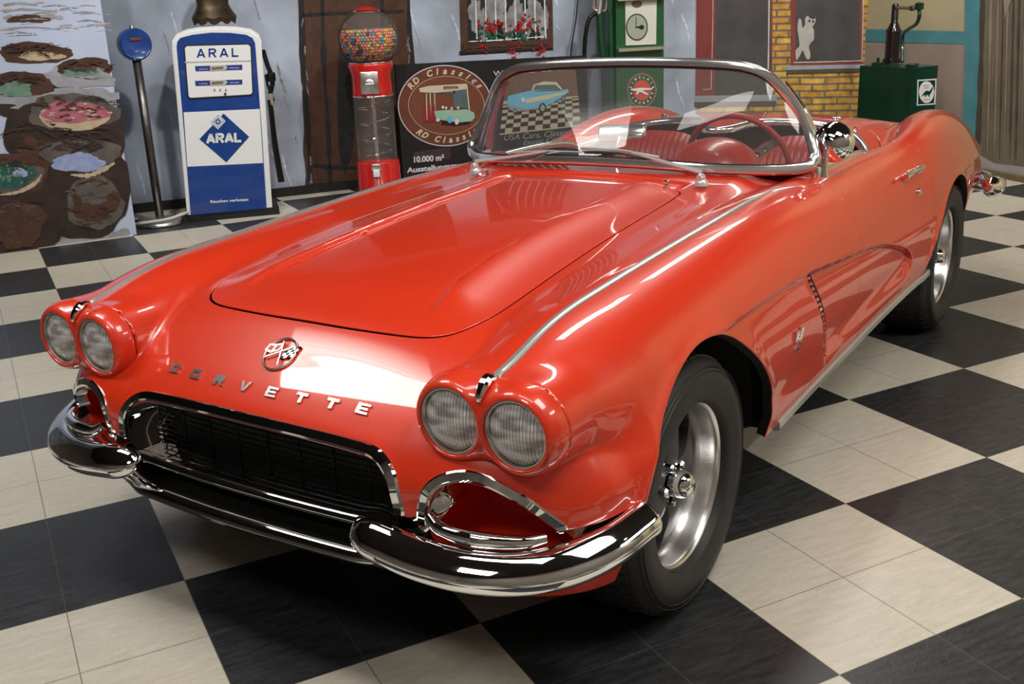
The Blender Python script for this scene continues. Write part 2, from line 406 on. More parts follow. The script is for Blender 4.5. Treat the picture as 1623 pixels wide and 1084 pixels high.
def project(fn, P, it=4):
    for _ in range(it):
        G = grad(fn, P); v = fn(*P.T); P = P-np.clip(v/(np.einsum('ij,ij->i', G, G)+1e-9), -.02, .02)[:, None]*G
    return P
def surface_nets(fn, lo, hi, h, sym=True, relax=6):
    nx, ny, nz = [int(round((hi[i]-lo[i])/h)) for i in range(3)]
    X = lo[0]+(np.arange(nx)+.5)*h; Y = (np.arange(ny)+.5)*h+(0 if sym else lo[1]); Z = lo[2]+(np.arange(nz)+.5)*h
    Fv = np.empty((nx, ny, nz), np.float32)
    for s in range(0, nx, 64):
        Fv[s:s+64] = fn(X[s:s+64, None, None], Y[None, :, None], Z[None, None, :])
    if sym: Fv = np.concatenate([Fv[:, ::-1], Fv], 1); Y = np.concatenate([-Y[::-1], Y])
    I = Fv < 0; c = np.zeros(tuple(n-1 for n in I.shape), np.int8)
    for a in (0, 1):
        for b in (0, 1):
            for d in (0, 1): c += I[a:I.shape[0]-1+a, b:I.shape[1]-1+b, d:I.shape[2]-1+d]
    act = (c > 0) & (c < 8); idx = -np.ones(act.shape, np.int64); idx[act] = np.arange(act.sum())
    ijk = np.argwhere(act); P = np.stack([X[ijk[:, 0]], Y[ijk[:, 1]], Z[ijk[:, 2]]], 1)+h/2
    Q = []
    for ax in range(3):
        sh = [slice(None)]*3; sh2 = [slice(None)]*3; sh[ax] = slice(0, -1); sh2[ax] = slice(1, None)
        A = I[tuple(sh)]; Bm = I[tuple(sh2)]; e = np.argwhere(A != Bm)
        o1, o2 = [(1, 2), (2, 0), (0, 1)][ax]
        ok = (e[:, o1] > 0) & (e[:, o2] > 0) & (e[:, o1] < I.shape[o1]-1) & (e[:, o2] < I.shape[o2]-1); e = e[ok]
        fl_ = A[tuple(e.T)]
        def at(d1, d2):
            q = e.copy(); q[:, o1] -= d1; q[:, o2] -= d2; return idx[tuple(q.T)]
        q = np.stack([at(1, 1), at(0, 1), at(0, 0), at(1, 0)], 1); q[~fl_] = q[~fl_][:, ::-1]; Q.append(q)
    Q = np.concatenate(Q); P = project(fn, P, 5)
    E = np.concatenate([Q[:, [0, 1]], Q[:, [1, 2]], Q[:, [2, 3]], Q[:, [3, 0]]])
    for _ in range(relax):
        S = np.zeros_like(P); n = np.zeros(len(P))
        for k in range(3):
            S[:, k] = np.bincount(E[:, 0], P[E[:, 1], k], len(P))+np.bincount(E[:, 1], P[E[:, 0], k], len(P))
        n = np.bincount(E[:, 0], minlength=len(P))+np.bincount(E[:, 1], minlength=len(P))
        P = project(fn, .5*P+.5*S/n[:, None], 2)
    return P, Q
class Surf:
    """polygon soup on the implicit surface, with clipping by scalar fields"""
    def __init__(s, P, Q, fn): s.P = np.array(P); s.F = [tuple(q) for q in Q]; s.fn = fn
    def split(s, c, gap=0.0):
        """returns (inside, outside): inside = c<-gap, outside = c>gap"""
        return s.clip(lambda x, y, z: c(x, y, z)+gap), s.clip(lambda x, y, z: gap-c(x, y, z))
    def clip(s, c):
        """keep c<0; new edge vertices are snapped to the body and to c=0"""
        v = c(*s.P.T); ins = v < 0; F = s.F; P = s.P; keep = []; new = {}; ne = []
        lens = np.array([len(f) for f in F]); flat = np.fromiter((i for f in F for i in f), int)
        st = np.concatenate([[0], np.cumsum(lens)[:-1]]); cnt = np.add.reduceat(ins[flat].astype(int), st)
        for f, k, L in zip(F, cnt, lens):
            if k == L: keep.append(f); continue
            if k == 0: continue
            out = []
            for i in range(L):
                a, b = f[i], f[(i+1) % L]
                if ins[a]: out.append(a)
                if ins[a] != ins[b]:
                    key = (a, b) if a < b else (b, a)
                    if key not in new: new[key] = len(P)+len(ne); t = v[a]/(v[a]-v[b]); ne.append(P[a]+(P[b]-P[a])*t)
                    out.append(new[key])
            if len(out) > 2: keep.append(tuple(out))
        if ne:
            ne = np.array(ne)
            for _ in range(4):
                ne = project(s.fn, ne, 1); G = grad(s.fn, ne); G /= np.linalg.norm(G, axis=1)[:, None]+1e-9
                g = grad(c, ne); g -= (g*G).sum(1)[:, None]*G
                d = np.clip(c(*ne.T)/((g*g).sum(1)+1e-3), -.006, .006); ne = ne-d[:, None]*g
            ne = project(s.fn, ne, 2); P = np.vstack([P, ne])
        used = np.unique(np.fromiter((i for f in keep for i in f), int)) if keep else np.array([], int)
        mp = -np.ones(len(P), int); mp[used] = np.arange(len(used))
        r = Surf(P[used], [], s.fn); r.F = [tuple(mp[list(f)]) for f in keep]; return r
    def build(s, name, mats, parent, flange=.014, flange_m=1, select=None):
        G = grad(s.fn, s.P); G /= np.linalg.norm(G, axis=1)[:, None]+1e-9
        ed = {}
        for f in s.F:
            for i in range(len(f)):
                a, b = f[i], f[(i+1) % len(f)]; k = (a, b) if a < b else (b, a)
                ed[k] = None if k in ed else (a, b)
        P = list(s.P); N = list(G); F = list(s.F); MI = [0]*len(F)
        bd = [e for e in ed.values() if e is not None]
        if flange and bd:
            # outward (away from the panel) direction per boundary vertex
            out = {}
            for a, b in bd:
                t = s.P[b]-s.P[a]; o = np.cross(t, G[a]); o /= np.linalg.norm(o)+1e-9
                for q in (a, b): out[q] = out.get(q, 0)+o
            m1 = {}
            for q, o in out.items():
                o = o/(np.linalg.norm(o)+1e-9); fl2 = flange(s.P[q]) if callable(flange) else flange
                ids = []
                for (dn, do, nn) in ((0, 0, G[q]*.9+o*.3), (-.0012, .0008, G[q]+o), (-.0035, .0012, o), (-fl2, .0012, o)):
                    ids.append(len(P)); P.append(s.P[q]+G[q]*dn+o*do); N.append(nn/np.linalg.norm(nn))
                m1[q] = ids
            for a, b in bd:
                for k in range(3):
                    F.append((m1[b][k], m1[a][k], m1[a][k+1], m1[b][k+1])); MI.append(flange_m if k == 2 else 0)
        o = mesh(name, P, F, mats, parent, True, normals=N, mi=MI)
        if parent is car: body_pose(o)
        return o
def onbody(p, d, fn=body_f, rngm=.3):
    """move p along d until it meets the surface"""
    p = np.array(p, float); d = np.array(d, float); d /= np.linalg.norm(d)
    t = np.linspace(-rngm, rngm, 400); Q = p+t[:, None]*d; v = fn(*Q.T); k = np.where((v[:-1] > 0) != (v[1:] > 0))[0]
    if len(k) == 0: return p
    i = k[0]; a, b = t[i], t[i+1]
    for _ in range(20):
        m_ = (a+b)/2
        if (fn(*(p+m_*d)) > 0) == (v[i] > 0): a = m_
        else: b = m_
    return p+d*(a+b)/2
def nrm(p, fn=body_f):
    g = grad(fn, np.array([p], float))[0]; return g/np.linalg.norm(g)

import time as _t; _t0 = _t.time()
H_ = float(globals().get('BODY_H', .0115))
P0, Q0 = surface_nets(body_f, (-3.74, 0, .19), (.76, .95, 1.0), H_)
S0 = Surf(P0, Q0, body_f)
print('body verts', len(P0), 'time', _t.time()-_t0)
# body bottom edge
zbot = spl([-3.8, -3.2, -2.35, -1.5, -.6, -.3, .2, .5, .8], [.36, .34, .315, .275, .245, .235, .245, .255, .26])
S1 = S0.clip(lambda x, y, z: zbot(x)-z)
# wheel openings
S1 = S1.clip(lambda x, y, z: -smax(arch_field(x, z, 0), .62-np.abs(y), .01))
S1 = S1.clip(lambda x, y, z: -smax(arch_field(x, z, 1), .62-np.abs(y), .01))
# mouth and parking-lamp openings
mouth = catmull([(.453, .30), (.453, .40), (.451, .475), (.432, .532), (.385, .562), (.30, .571), (.15, .575), (0, .576), (-.15, .575), (-.30, .571), (-.385, .562), (-.432, .532), (-.451, .475), (-.453, .40), (-.453, .30), (-.3, .26), (0, .26), (.3, .26)], 5, True)
park = catmull([(.532, .40), (.534, .46), (.545, .505), (.575, .540), (.630, .553), (.69, .540), (.745, .508), (.792, .46), (.815, .41), (.75, .385), (.62, .38)], 5, True)
S1 = S1.clip(lambda x, y, z: -smax(sdpoly(mouth, y, z), .40-x, .001))
S1 = S1.clip(lambda x, y, z: -smax(sdpoly(park, np.abs(y), z), .25-x, .001))
S1 = S1.clip(lambda x, y, z: -smax(smax(np.abs(z-.412)-.040, .27-x, .001), .44-np.abs(y), .001))
# cockpit opening (plan outline, half) with a lobe behind each seat
ck = [(-1.10, 0), (-1.12, .30), (-1.19, .50), (-1.30, .615), (-1.45, .655), (-1.75, .655), (-1.98, .650), (-2.12, .622), (-2.235, .54), (-2.30, .40), (-2.30, .25), (-2.24, .12), (-2.10, .055), (-2.07, 0)]
ckp = catmull(ck+[(x, -y) for x, y in ck[1:-1]][::-1], 5, True)
S1 = S1.clip(lambda x, y, z: -smax(sdpoly(ckp, x, y), .62-z, .001))
# hood
hd = [(.427, 0), (.424, .15), (.412, .28), (.395, .36), (.360, .415), (.29, .448), (.20, .460), (.0, .458), (-.3, .447), (-.6, .432), (-.82, .417), (-.862, .405), (-.880, .36), (-.888, .2), (-.890, 0)]
hdp = catmull(hd+[(x, -y) for x, y in hd[1:-1]][::-1], 4, True)
hood_c = lambda x, y, z: smax(sdpoly(hdp, x, y), .60-z, .001)
HOOD, S1 = S1.split(hood_c, .0042)
# trunk lid / top cover
tc_ = [(-2.475, 0), (-2.475, .30), (-2.470, .50), (-2.44, .575), (-2.36, .622), (-2.20, .668), (-2.06, .703), (-2.00, .700), (-1.985, .67), (-2.02, .60), (-2.1, .45), (-2.1, .2), (-2.1, 0)]
td = [(-2.50, 0), (-2.50, .3), (-2.49, .48), (-2.52, .56), (-2.62, .585), (-2.9, .575), (-3.25, .55), (-3.36, .50), (-3.40, .3), (-3.41, 0)]
tdp = catmull(td+[(x, -y) for x, y in td[1:-1]][::-1], 4, True)
tcv = catmull(tc_+[(x, -y) for x, y in tc_[1:-1]][::-1], 4, True)
COVER, S1 = S1.split(lambda x, y, z: smax(sdpoly(tcv, x, y), .6-z, .001), .0028)
TRUNK, S1 = S1.split(lambda x, y, z: smax(sdpoly(tdp, x, y), .6-z, .001), .0028)
# doors: outline on the side plane
dz = catmull([(-1.262, .90), (-1.268, .80), (-1.292, .70), (-1.330, .56), (-1.365, .42), (-1.388, .325), (-1.41, .292), (-1.50, .290), (-1.9, .306), (-2.12, .318), (-2.17, .345), (-2.195, .50), (-2.195, .68), (-2.185, .76), (-2.16, .83), (-2.14, .90), (-2.1, .95), (-1.7, .95), (-1.3, .95)], 4, True)
DOORS = []
for sy in (1, -1):
    D, S1 = S1.split(lambda x, y, z: smax(sdpoly(dz, x, z), .60-sy*y, .001), .0021)
    DOORS.append(D)
print('clips done', _t.time()-_t0)
mats_b = [M['paint'], M['black']]
fl_d = lambda p: .03 if (abs(p[1]) > .6 and p[2] < .72 and (abs(p[0]) < .7 or abs(p[0]+2.6) < .5)) else (.035 if p[0] > .45 and p[2] < .6 else .014)
tag(S1.build('body_shell', mats_b, car, fl_d), 'red painted body shell with rounded fenders')
tag(HOOD.build('hood', mats_b, car, .012), 'red hood with two raised ridges')
TRUNK.build('trunk_lid', mats_b, car, .012); COVER.build('top_cover', mats_b, car, .012)
door_objs = [D.build('door', mats_b, car, .012) for D in DOORS]
print('built', _t.time()-_t0)
# ------------------------------------------------------------------ car fittings
def cpart(name, VF, m, parent=car, auto=35, smooth=True, label=None, pose=True):
    o = mesh(name, VF[0], VF[1], m, parent, smooth, auto=auto if smooth else None)
    if parent is car and pose: body_pose(o)
    if label: o['label'] = label
    return o
LY = (.581, .742); LZ = .674
def bez_f(x, y, z):
    y = np.abs(y); t = np.clip((x-.568)/.058, 0, 1.3)
    R = .0975-.016*t**2.6; k = .11-.065*np.clip(t, 0, 1)
    f = smin(np.sqrt((y-LY[0])**2+(z-LZ)**2)-R, np.sqrt((y-LY[1])**2+(z-LZ)**2)-R, k)
    f = smax(f, x-.628, .016); f = smax(f, .569-x, .003)
    for c in LY: f = smax(f, .0725-np.sqrt((y-c)**2+(z-LZ)**2)-0*x, .008)
    return f
Pb, Qb = surface_nets(bez_f, (.555, 0, .56), (.64, .86, .79), .0052, relax=4)
SB = Surf(Pb, Qb, bez_f)
for sy in (1, -1):
    q = SB.clip(lambda x, y, z: -sy*y).clip(lambda x, y, z: .5695-x)
    q.build('headlight_bezel', M['paint'], car, 0)
# lens glass with vertical ribs
def lens_mat():
    m = glass_mat('ribbed_lens', (.86, .87, .85), .03); nt = m.node_tree; N = nt.nodes.new
    tc = N('ShaderNodeTexCoord'); wv = N('ShaderNodeTexWave'); wv.wave_type = 'BANDS'; wv.bands_direction = 'Y'; wv.inputs['Scale'].default_value = 55
    bu = N('ShaderNodeBump'); bu.inputs['Strength'].default_value = .6; bu.inputs['Distance'].default_value = .002
    nt.links.new(tc.outputs['Object'], wv.inputs['Vector']); nt.links.new(wv.outputs['Fac'], bu.inputs['Height'])
    for n in nt.nodes:
        if n.type in ('BSDF_GLOSSY', 'FRESNEL'): nt.links.new(bu.outputs[0], n.inputs['Normal'])
    mx = next(n for n in nt.nodes if n.type == 'MIX_SHADER'); df = N('ShaderNodeBsdfDiffuse'); df.inputs[0].default_value = (.95, .97, .95, 1); m2 = N('ShaderNodeMixShader')
    w2 = N('ShaderNodeTexWave'); w2.bands_direction = 'Y'; w2.inputs['Scale'].default_value = 42; w2.inputs['Distortion'].default_value = .8
    br = N('ShaderNodeTexNoise'); br.inputs['Scale'].default_value = 28; br.inputs['Detail'].default_value = 1; mp = N('ShaderNodeMapping'); mp.inputs['Scale'].default_value = (1, .6, 1.6)
    nt.links.new(tc.outputs['Object'], w2.inputs['Vector']); nt.links.new(tc.outputs['Object'], mp.inputs[0]); nt.links.new(mp.outputs[0], br.inputs['Vector'])
    r1 = N('ShaderNodeMapRange'); r1.inputs[1].default_value = .35; r1.inputs[2].default_value = .62; r1.inputs[3].default_value = .34; r1.inputs[4].default_value = 1.0; nt.links.new(br.outputs['Fac'], r1.inputs[0])
    r2 = N('ShaderNodeMapRange'); r2.inputs[3].default_value = .55; r2.inputs[4].default_value = 1.0; nt.links.new(w2.outputs['Fac'], r2.inputs[0])
    ml = N('ShaderNodeMath'); ml.operation = 'MULTIPLY'; nt.links.new(r1.outputs[0], ml.inputs[0]); nt.links.new(r2.outputs[0], ml.inputs[1]); nt.links.new(ml.outputs[0], m2.inputs[0])  # white diffuse in stripes and patches stands in for light the ribs catch
    nt.links.new(bu.outputs[0], df.inputs['Normal']); nt.links.new(mx.outputs[0], m2.inputs[1]); nt.links.new(df.outputs[0], m2.inputs[2]); nt.links.new(m2.outputs[0], nt.nodes['Material Output'].inputs[0])
    return m
M['lens'] = lens_mat()
def bowl_mat():
    m = mat('lamp_reflector', (.92, .91, .89), .2, 1); nt = m.node_tree; N = nt.nodes.new; b = nt.nodes['Principled BSDF']
    tc = N('ShaderNodeTexCoord'); wv = N('ShaderNodeTexWave'); wv.bands_direction = 'Y'; wv.inputs['Scale'].default_value = 60; wv.inputs['Distortion'].default_value = 1.5
    ck_ = N('ShaderNodeTexBrick'); bu = N('ShaderNodeBump'); bu.inputs['Strength'].default_value = 1; bu.inputs['Distance'].default_value = .008
    nt.links.new(tc.outputs['Object'], wv.inputs['Vector']); nt.links.new(wv.outputs['Fac'], bu.inputs['Height']); nt.links.new(bu.outputs[0], b.inputs['Normal'])
    return m
M['bowl'] = bowl_mat()
for sy in (1, -1):
    for c in LY:
        V, F = lathe([(.073, .585), (.0730, .615), (.0715, .6185), (.0690, .6185), (.0678, .614), (.0678, .600)], 48, 'x', (0, 0, 0), cap=False)
        ring = cpart('headlight', (V, F), M['chrome_soft']); ring.location = (0, sy*c, ROLL*.4+LZ+ROLL*sy*c)
        ring.location = (0, sy*c-ROLL*(LZ-.4), LZ+ROLL*sy*c)
        prof = [(0.0001, .548), (.02, .5495), (.04, .556), (.056, .570), (.066, .590), (.0685, .604)]
        V, F = lathe(prof, 48, 'x', cap=False); cpart('reflector', (V, F), M['bowl'], ring)
        V, F = lathe([(.0001, .560), (.011, .562), (.013, .580), (.010, .588), (.0001, .589)], 16, 'x', cap=False)
        cpart('bulb_shield', (V, F), M['darkgrey'], ring)
        prof = [(.0682, .606), (.062, .6135), (.048, .6195), (.03, .6235), (.012, .6252), (.0001, .6255)]
        V, F = lathe(prof, 48, 'x', cap=False); cpart('lens', (V, F), M['lens'], ring)
# fender spears
for sy in (1, -1):
    P = []; N = []
    for x in np.concatenate([np.linspace(-1.045, .50, 50), np.linspace(.53, .566, 4)]):
        p = onbody((x, sy*.665, .86), (0, 0, 1)); P.append(p+nrm(p)*.001); N.append(nrm(p))
    sc = np.clip((np.arange(len(P)))/8, .25, 1)
    V, F = sweep(P, [(-.0105, -.002), (-.0105, .003), (-.005, .006), (.005, .006), (.0105, .003), (.0105, -.002)], up=N, scale=sc)
    cpart('fender_spear', (V, F), M['satin'], auto=30)
    P = catmull([P[-1]+np.array([-.004, 0, .003]), (.585, sy*.662, .772), (.604, sy*.6615, .762), (.619, sy*.6615, .744), (.622, sy*.6615, .732)], 6)
    sc = np.concatenate([np.linspace(1, 1.15, len(P)//2), np.linspace(1.15, .45, len(P)-len(P)//2)])
    V, F = sweep(P, [(-.011, -.004), (-.011, .002), (-.006, .006), (.006, .006), (.011, .002), (.011, -.004)], up=(.6, 0, 1), scale=sc)
    cpart('spear_cap', (V, F), M['chrome'], auto=30)
# chrome surrounds
def yz_path(pts, x0=.8, d=(-1, 0, 0), off=.0): 
    out = []; ns = []
    for y, z in pts:
        p = onbody((x0-.25, y, z), (1, 0, 0), rngm=.34); n = nrm(p); out.append(p+n*off); ns.append(n)
    return np.array(out), np.array(ns)
gp = catmull([(.4615, .455), (.460, .480), (.443, .536), (.392, .572), (.30, .582), (.15, .586), (0, .587), (-.15, .586), (-.30, .582), (-.392, .572), (-.443, .536), (-.460, .480), (-.4615, .455)], 6)
P, N = yz_path(gp)
V, F = sweep(P, [(-.013, -.004), (-.013, .003), (-.009, .0055), (.010, .0055), (.0145, .000), (.0145, -.035), (.011, -.035), (.011, -.004)], up=N)
o = cpart('grille_surround', (V, F), M['chrome'], auto=30)
for sy in (1, -1):
    pp = [(.521, .442), (.524, .478), (.538, .522), (.572, .551), (.630, .565), (.692, .551), (.752, .516), (.798, .468), (.806, .450)]
    P, N = yz_path(catmull([(y*sy, z) for y, z in pp], 6))
    s = sy
    V, F = sweep(P, [(-.012*s, -.004), (-.012*s, .003), (-.008*s, .0055), (.008*s, .0055), (.0125*s, .0), (.0125*s, -.03), (.010*s, -.03), (.010*s, -.004)], up=N)
    if sy > 0: F = [tuple(reversed(f)) for f in F]
    cpart('parking_lamp_surround', (V, F), M['chrome'], auto=30)
# grille with its recessed chrome shell
mb = MB()
mb.add(*box(.01, 1.0, .34, (.545, 0, .42)))
for i in range(15):
    z = .36+i*.0145; P = [(.60-.10*y*y, y, z) for y in np.linspace(-.45, .45, 15)]
    mb.add(*tube(P, .0022, 6), 1)
for y in np.linspace(-.42, .42, 9): mb.add(*box(.004, .004, .24, (.592-.1*y*y, y, .46)), 1)
body_pose(mb.build('grille', [M['black'], M['blackgloss']], car))
def shell():
    A = catmull([(.451, .40), (.449, .475), (.430, .530), (.383, .560), (.30, .569), (.15, .573), (0, .574), (-.15, .573), (-.30, .569), (-.383, .560), (-.430, .530), (-.449, .475), (-.451, .40)], 5)
    V = []; F = []; n = len(A)
    for k, (dx, sc) in enumerate([(0, 1.0), (-.03, .985), (-.06, .955), (-.085, .925), (-.10, .90)]):
        for y, z in A:
            p = onbody((.55, y, max(z, .44)), (1, 0, 0), rngm=.3) if k == 0 else None
            if k == 0: V.append((p[0]-.010, y, z)); 
            else: V.append((V[len(V)-n*k][0]+dx, y*sc, .45+(z-.45)*sc))
    for k in range(4):
        for i in range(n-1): F.append((k*n+i, k*n+i+1, (k+1)*n+i+1, (k+1)*n+i))
    return V, F
cpart('grille_shell', shell(), M['chrome'])
# bumpers
def bumper_section():
    P = catmull([(0, a, b) for a, b in [(-.034, .030), (-.020, .0365), (-.002, .0340), (.016, .0220), (.031, .0075), (.0385, -.006), (.0385, -.020), (.030, -.036), (.010, -.0455), (-.030, -.045)]], 4)
    return [(p[1], p[2]) for p in P]
for sy in (1, -1):
    path = catmull([(.700, .362, .420), (.712, .40, .4165), (.720, .47, .411), (.717, .56, .400), (.700, .66, .394), (.660, .757, .394), (.594, .834, .401), (.502, .886, .413), (.412, .910, .427), (.382, .915, .432)], 8)
    path[:, 1] *= sy; L = np.concatenate([[0], np.cumsum(np.linalg.norm(np.diff(path, axis=0), axis=1))]); L /= L[-1]
    sc = np.minimum(1, np.sqrt(np.clip(1-(1-np.clip(L/.14, 0, 1))**2, 0, 1))+.05)*(1-.12*sstep(.75, 1, L))
    sc[-2:] *= .93; T, _, _ = frames(path)
    up = np.cross(T, np.array([0, 0, 1.]))*sy; up /= np.linalg.norm(up, axis=1)[:, None]
    if up[8][0] < 0: up = -up
    sec = bumper_section(); m_ = len(sec); V = []; F = []
    for i in range(len(path)):
        for a, b in sec: V.append(tuple(path[i]+sc[i]*(np.array([0, 0, 1.])*b+up[i]*a)))
    for i in range(len(path)-1):
        for k in range(m_):
            f = (i*m_+k, (i+1)*m_+k, (i+1)*m_+(k+1) % m_, i*m_+(k+1) % m_); F.append(f if sy > 0 else tuple(reversed(f)))
    F += [tuple(range(m_)), tuple((len(path)-1)*m_+k for k in range(m_))]
    cpart('front_bumper', (V, F), M['chrome'], auto=50)
    # inner chrome scoop that carries the bumper into the lamp opening
    sp = catmull([(.665, .545, .470), (.672, .58, .452), (.665, .66, .446), (.630, .745, .444), (.590, .785, .444)], 6); sp[:, 1] *= sy
    V, F = tube(sp, .017, 12, scale=np.concatenate([np.linspace(.7, 1.1, len(sp)//2), np.linspace(1.1, .7, len(sp)-len(sp)//2)])); cpart('bumper_bracket', (V, F), M['chrome'])
    sp = catmull([(.650, .500, .440), (.640, .535, .475), (.610, .548, .500), (.560, .552, .505)], 6); sp[:, 1] *= sy
    V, F = sweep(sp, circ(.012, 10, .030)); cpart('bumper_arm', (V, F), M['chrome'])
    # dark red pocket behind the opening
    A = park; V = []; F = []; n = len(A)
    for k, (dx, sc_) in enumerate([(0, 1), (-.06, .95), (-.12, .8), (-.13, .01)]):
        for i, (y, z) in enumerate(A):
            if k == 0:
                p = onbody((.45, y, z), (1, 0, 0), rngm=.3); V.append((p[0]-.012, sy*y, z))
            else: V.append((V[i][0]*(1-.55*min(k, 2)/2)+.24*min(k, 2)/2+dx*.6, sy*(.66+(y-.66)*sc_), .46+(z-.46)*sc_))
    for k in range(3):
        for i in range(n): F.append((k*n+i, k*n+(i+1) % n, (k+1)*n+(i+1) % n, (k+1)*n+i))
    cpart('lamp_pocket', (V, F), M['paint'])
# centre blade: upper roll, trough and lower lip
ys = np.linspace(-.47, .47, 41)
prof = [(.652, .428), (.660, .4375), (.672, .4405), (.684, .4375), (.690, .429), (.687, .420), (.676, .4145), (.650, .412), (.615, .405), (.605, .392), (.612, .378), (.640, .369), (.672, .364), (.694, .360), (.704, .352), (.709, .342), (.704, .332), (.688, .326), (.655, .322), (.59, .330), (.59, .43)]
V = []; F = []; m_ = len(prof)
for y in ys:
    e = 1-.0*abs(y)
    for a, b in prof:
        edge = sstep(.36, .47, abs(y)); zz = b if b < .395 else b-edge*.03
        V.append((a-.10*y*y-edge*.02+.022, y, zz+.006*edge))
for i in range(len(ys)-1):
    for k in range(m_): F.append((i*m_+k, i*m_+(k+1) % m_, (i+1)*m_+(k+1) % m_, (i+1)*m_+k))
F += [tuple(range(m_)), tuple(reversed([(len(ys)-1)*m_+k for k in range(m_)]))]
body_pose(mesh('centre_bumper_blade', V, [tuple(reversed(f)) for f in F], [M['chrome'], M['black']], car, True, mi=[1 if (q < (len(ys)-1)*m_ and 6 <= q % m_ <= 10) else 0 for q in range(len(F))], auto=50))  # trough faces are black in place of the chrome's dark reflection
for sy in (1, -1):
    P = catmull([(.600, sy*.455, .272), (.606, sy*.495, .268), (.602, sy*.54, .268), (.596, sy*.545, .280), (.598, sy*.50, .290), (.595, sy*.46, .284)], 5, True)
    V, F = tube(P, .0045, 8, True); cpart('valance_slot_trim', (V, F), M['chrome'])
# lettering on the nose
def place(VF, p, xdir, n, up_sign=1):
    n = n/np.linalg.norm(n); x = np.array(xdir, float); x = x-(x@n)*n; x /= np.linalg.norm(x); y = np.cross(n, x)
    return [tuple(p+v[0]*x+v[1]*y+v[2]*n) for v in np.array(VF[0])], VF[1]
G_ = {'C': [[(0, 0), (1, 0), (1, .38), (.7, .38), (.7, .3), (.3, .3), (.3, .7), (.7, .7), (.7, .62), (1, .62), (1, 1), (0, 1)]],
      'O': [[(0, 0), (1, 0), (1, 1), (0, 1), (0, .28), (.28, .28), (.28, .72), (.72, .72), (.72, .28), (0, .279)]],
      'R': [[(0, 0), (.27, 0), (.27, .3), (.45, .3), (.72, 0), (1, 0), (.78, .36), (1, .45), (1, 1), (0, 1)]],
      'V': [[(.36, 0), (.64, 0), (1, 1), (.74, 1), (.5, .34), (.26, 1), (0, 1)]],
      'E': [[(0, 0), (1, 0), (1, .22), (.28, .22), (.28, .39), (.9, .39), (.9, .61), (.28, .61), (.28, .78), (1, .78), (1, 1), (0, 1)]],
      'T': [[(.36, 0), (.64, 0), (.64, .72), (1, .72), (1, 1), (0, 1), (0, .72), (.36, .72)]]}
def xs_(y, z):
    return onbody((.57, y, z), (1, 0, .0), rngm=.25)
for ch, y in zip('CORVETTE', (-.314, -.228, -.137, -.045, .045, .137, .228, .314)):
    p = xs_(y, .640); n = nrm(p); V, F = prism([((a-.5)*.034, (b-.5)*.026) for a, b in G_[ch][0]], .005)
    V, F = place((V, F), p-n*.0005, (0, 1, 0), n); cpart('letter', (V, F), M['script'], smooth=False)
# round nose badge: ring with crossed flags
p = xs_(0, .702); n = nrm(p)
mb = MB(); mb.add(*tube([(.046*math.cos(t), .046*math.sin(t), .004) for t in np.linspace(0, 2*PI, 49)[:-1]], .0028, 8, True))
def quad(x0, y0, x1, y1, w, h=.003, z=.005):
    d = np.array([x1-x0, y1-y0]); d /= np.linalg.norm(d); q = np.array([-d[1], d[0]])*w/2
    V, F = prism([(x0-q[0], y0-q[1]), (x1-q[0], y1-q[1]), (x1+q[0], y1+q[1]), (x0+q[0], y0+q[1])], h); return [(a, b, c+z) for a, b, c in V], F
mb.add(*quad(-.038, -.018, .030, .022, .0035)); mb.add(*quad(-.006, .034, .018, -.034, .0030, z=.007))
for i in range(4):
    for j in range(4):
        mb.add(*prism([(.010+i*.009+j*.001, -.014+j*.008+i*.003), (.019+i*.009+j*.001, -.011+j*.008+i*.003), (.020+i*.009+j*.001, -.003+j*.008+i*.003), (.011+i*.009+j*.001, -.006+j*.008+i*.003)], .006), 0 if (i+j) % 2 else 1)
mb.add(*prism([(-.052, .002), (-.030, -.003), (-.008, .008), (-.004, .030), (-.028, .024), (-.048, .022)], .006), 0)
mb.add(*prism([(-.044, .006), (-.032, .003), (-.028, .018), (-.042, .017)], .0068), 2); mb.add(*prism([(-.024, .006), (-.012, .011), (-.009, .024), (-.022, .020)], .0068), 2)
mb.V, mb.F = place((mb.V, mb.F), p, (0, 1, 0), n); body_pose(mb.build('nose_badge', [M['chrome_soft'], M['black'], M['paint']], car))
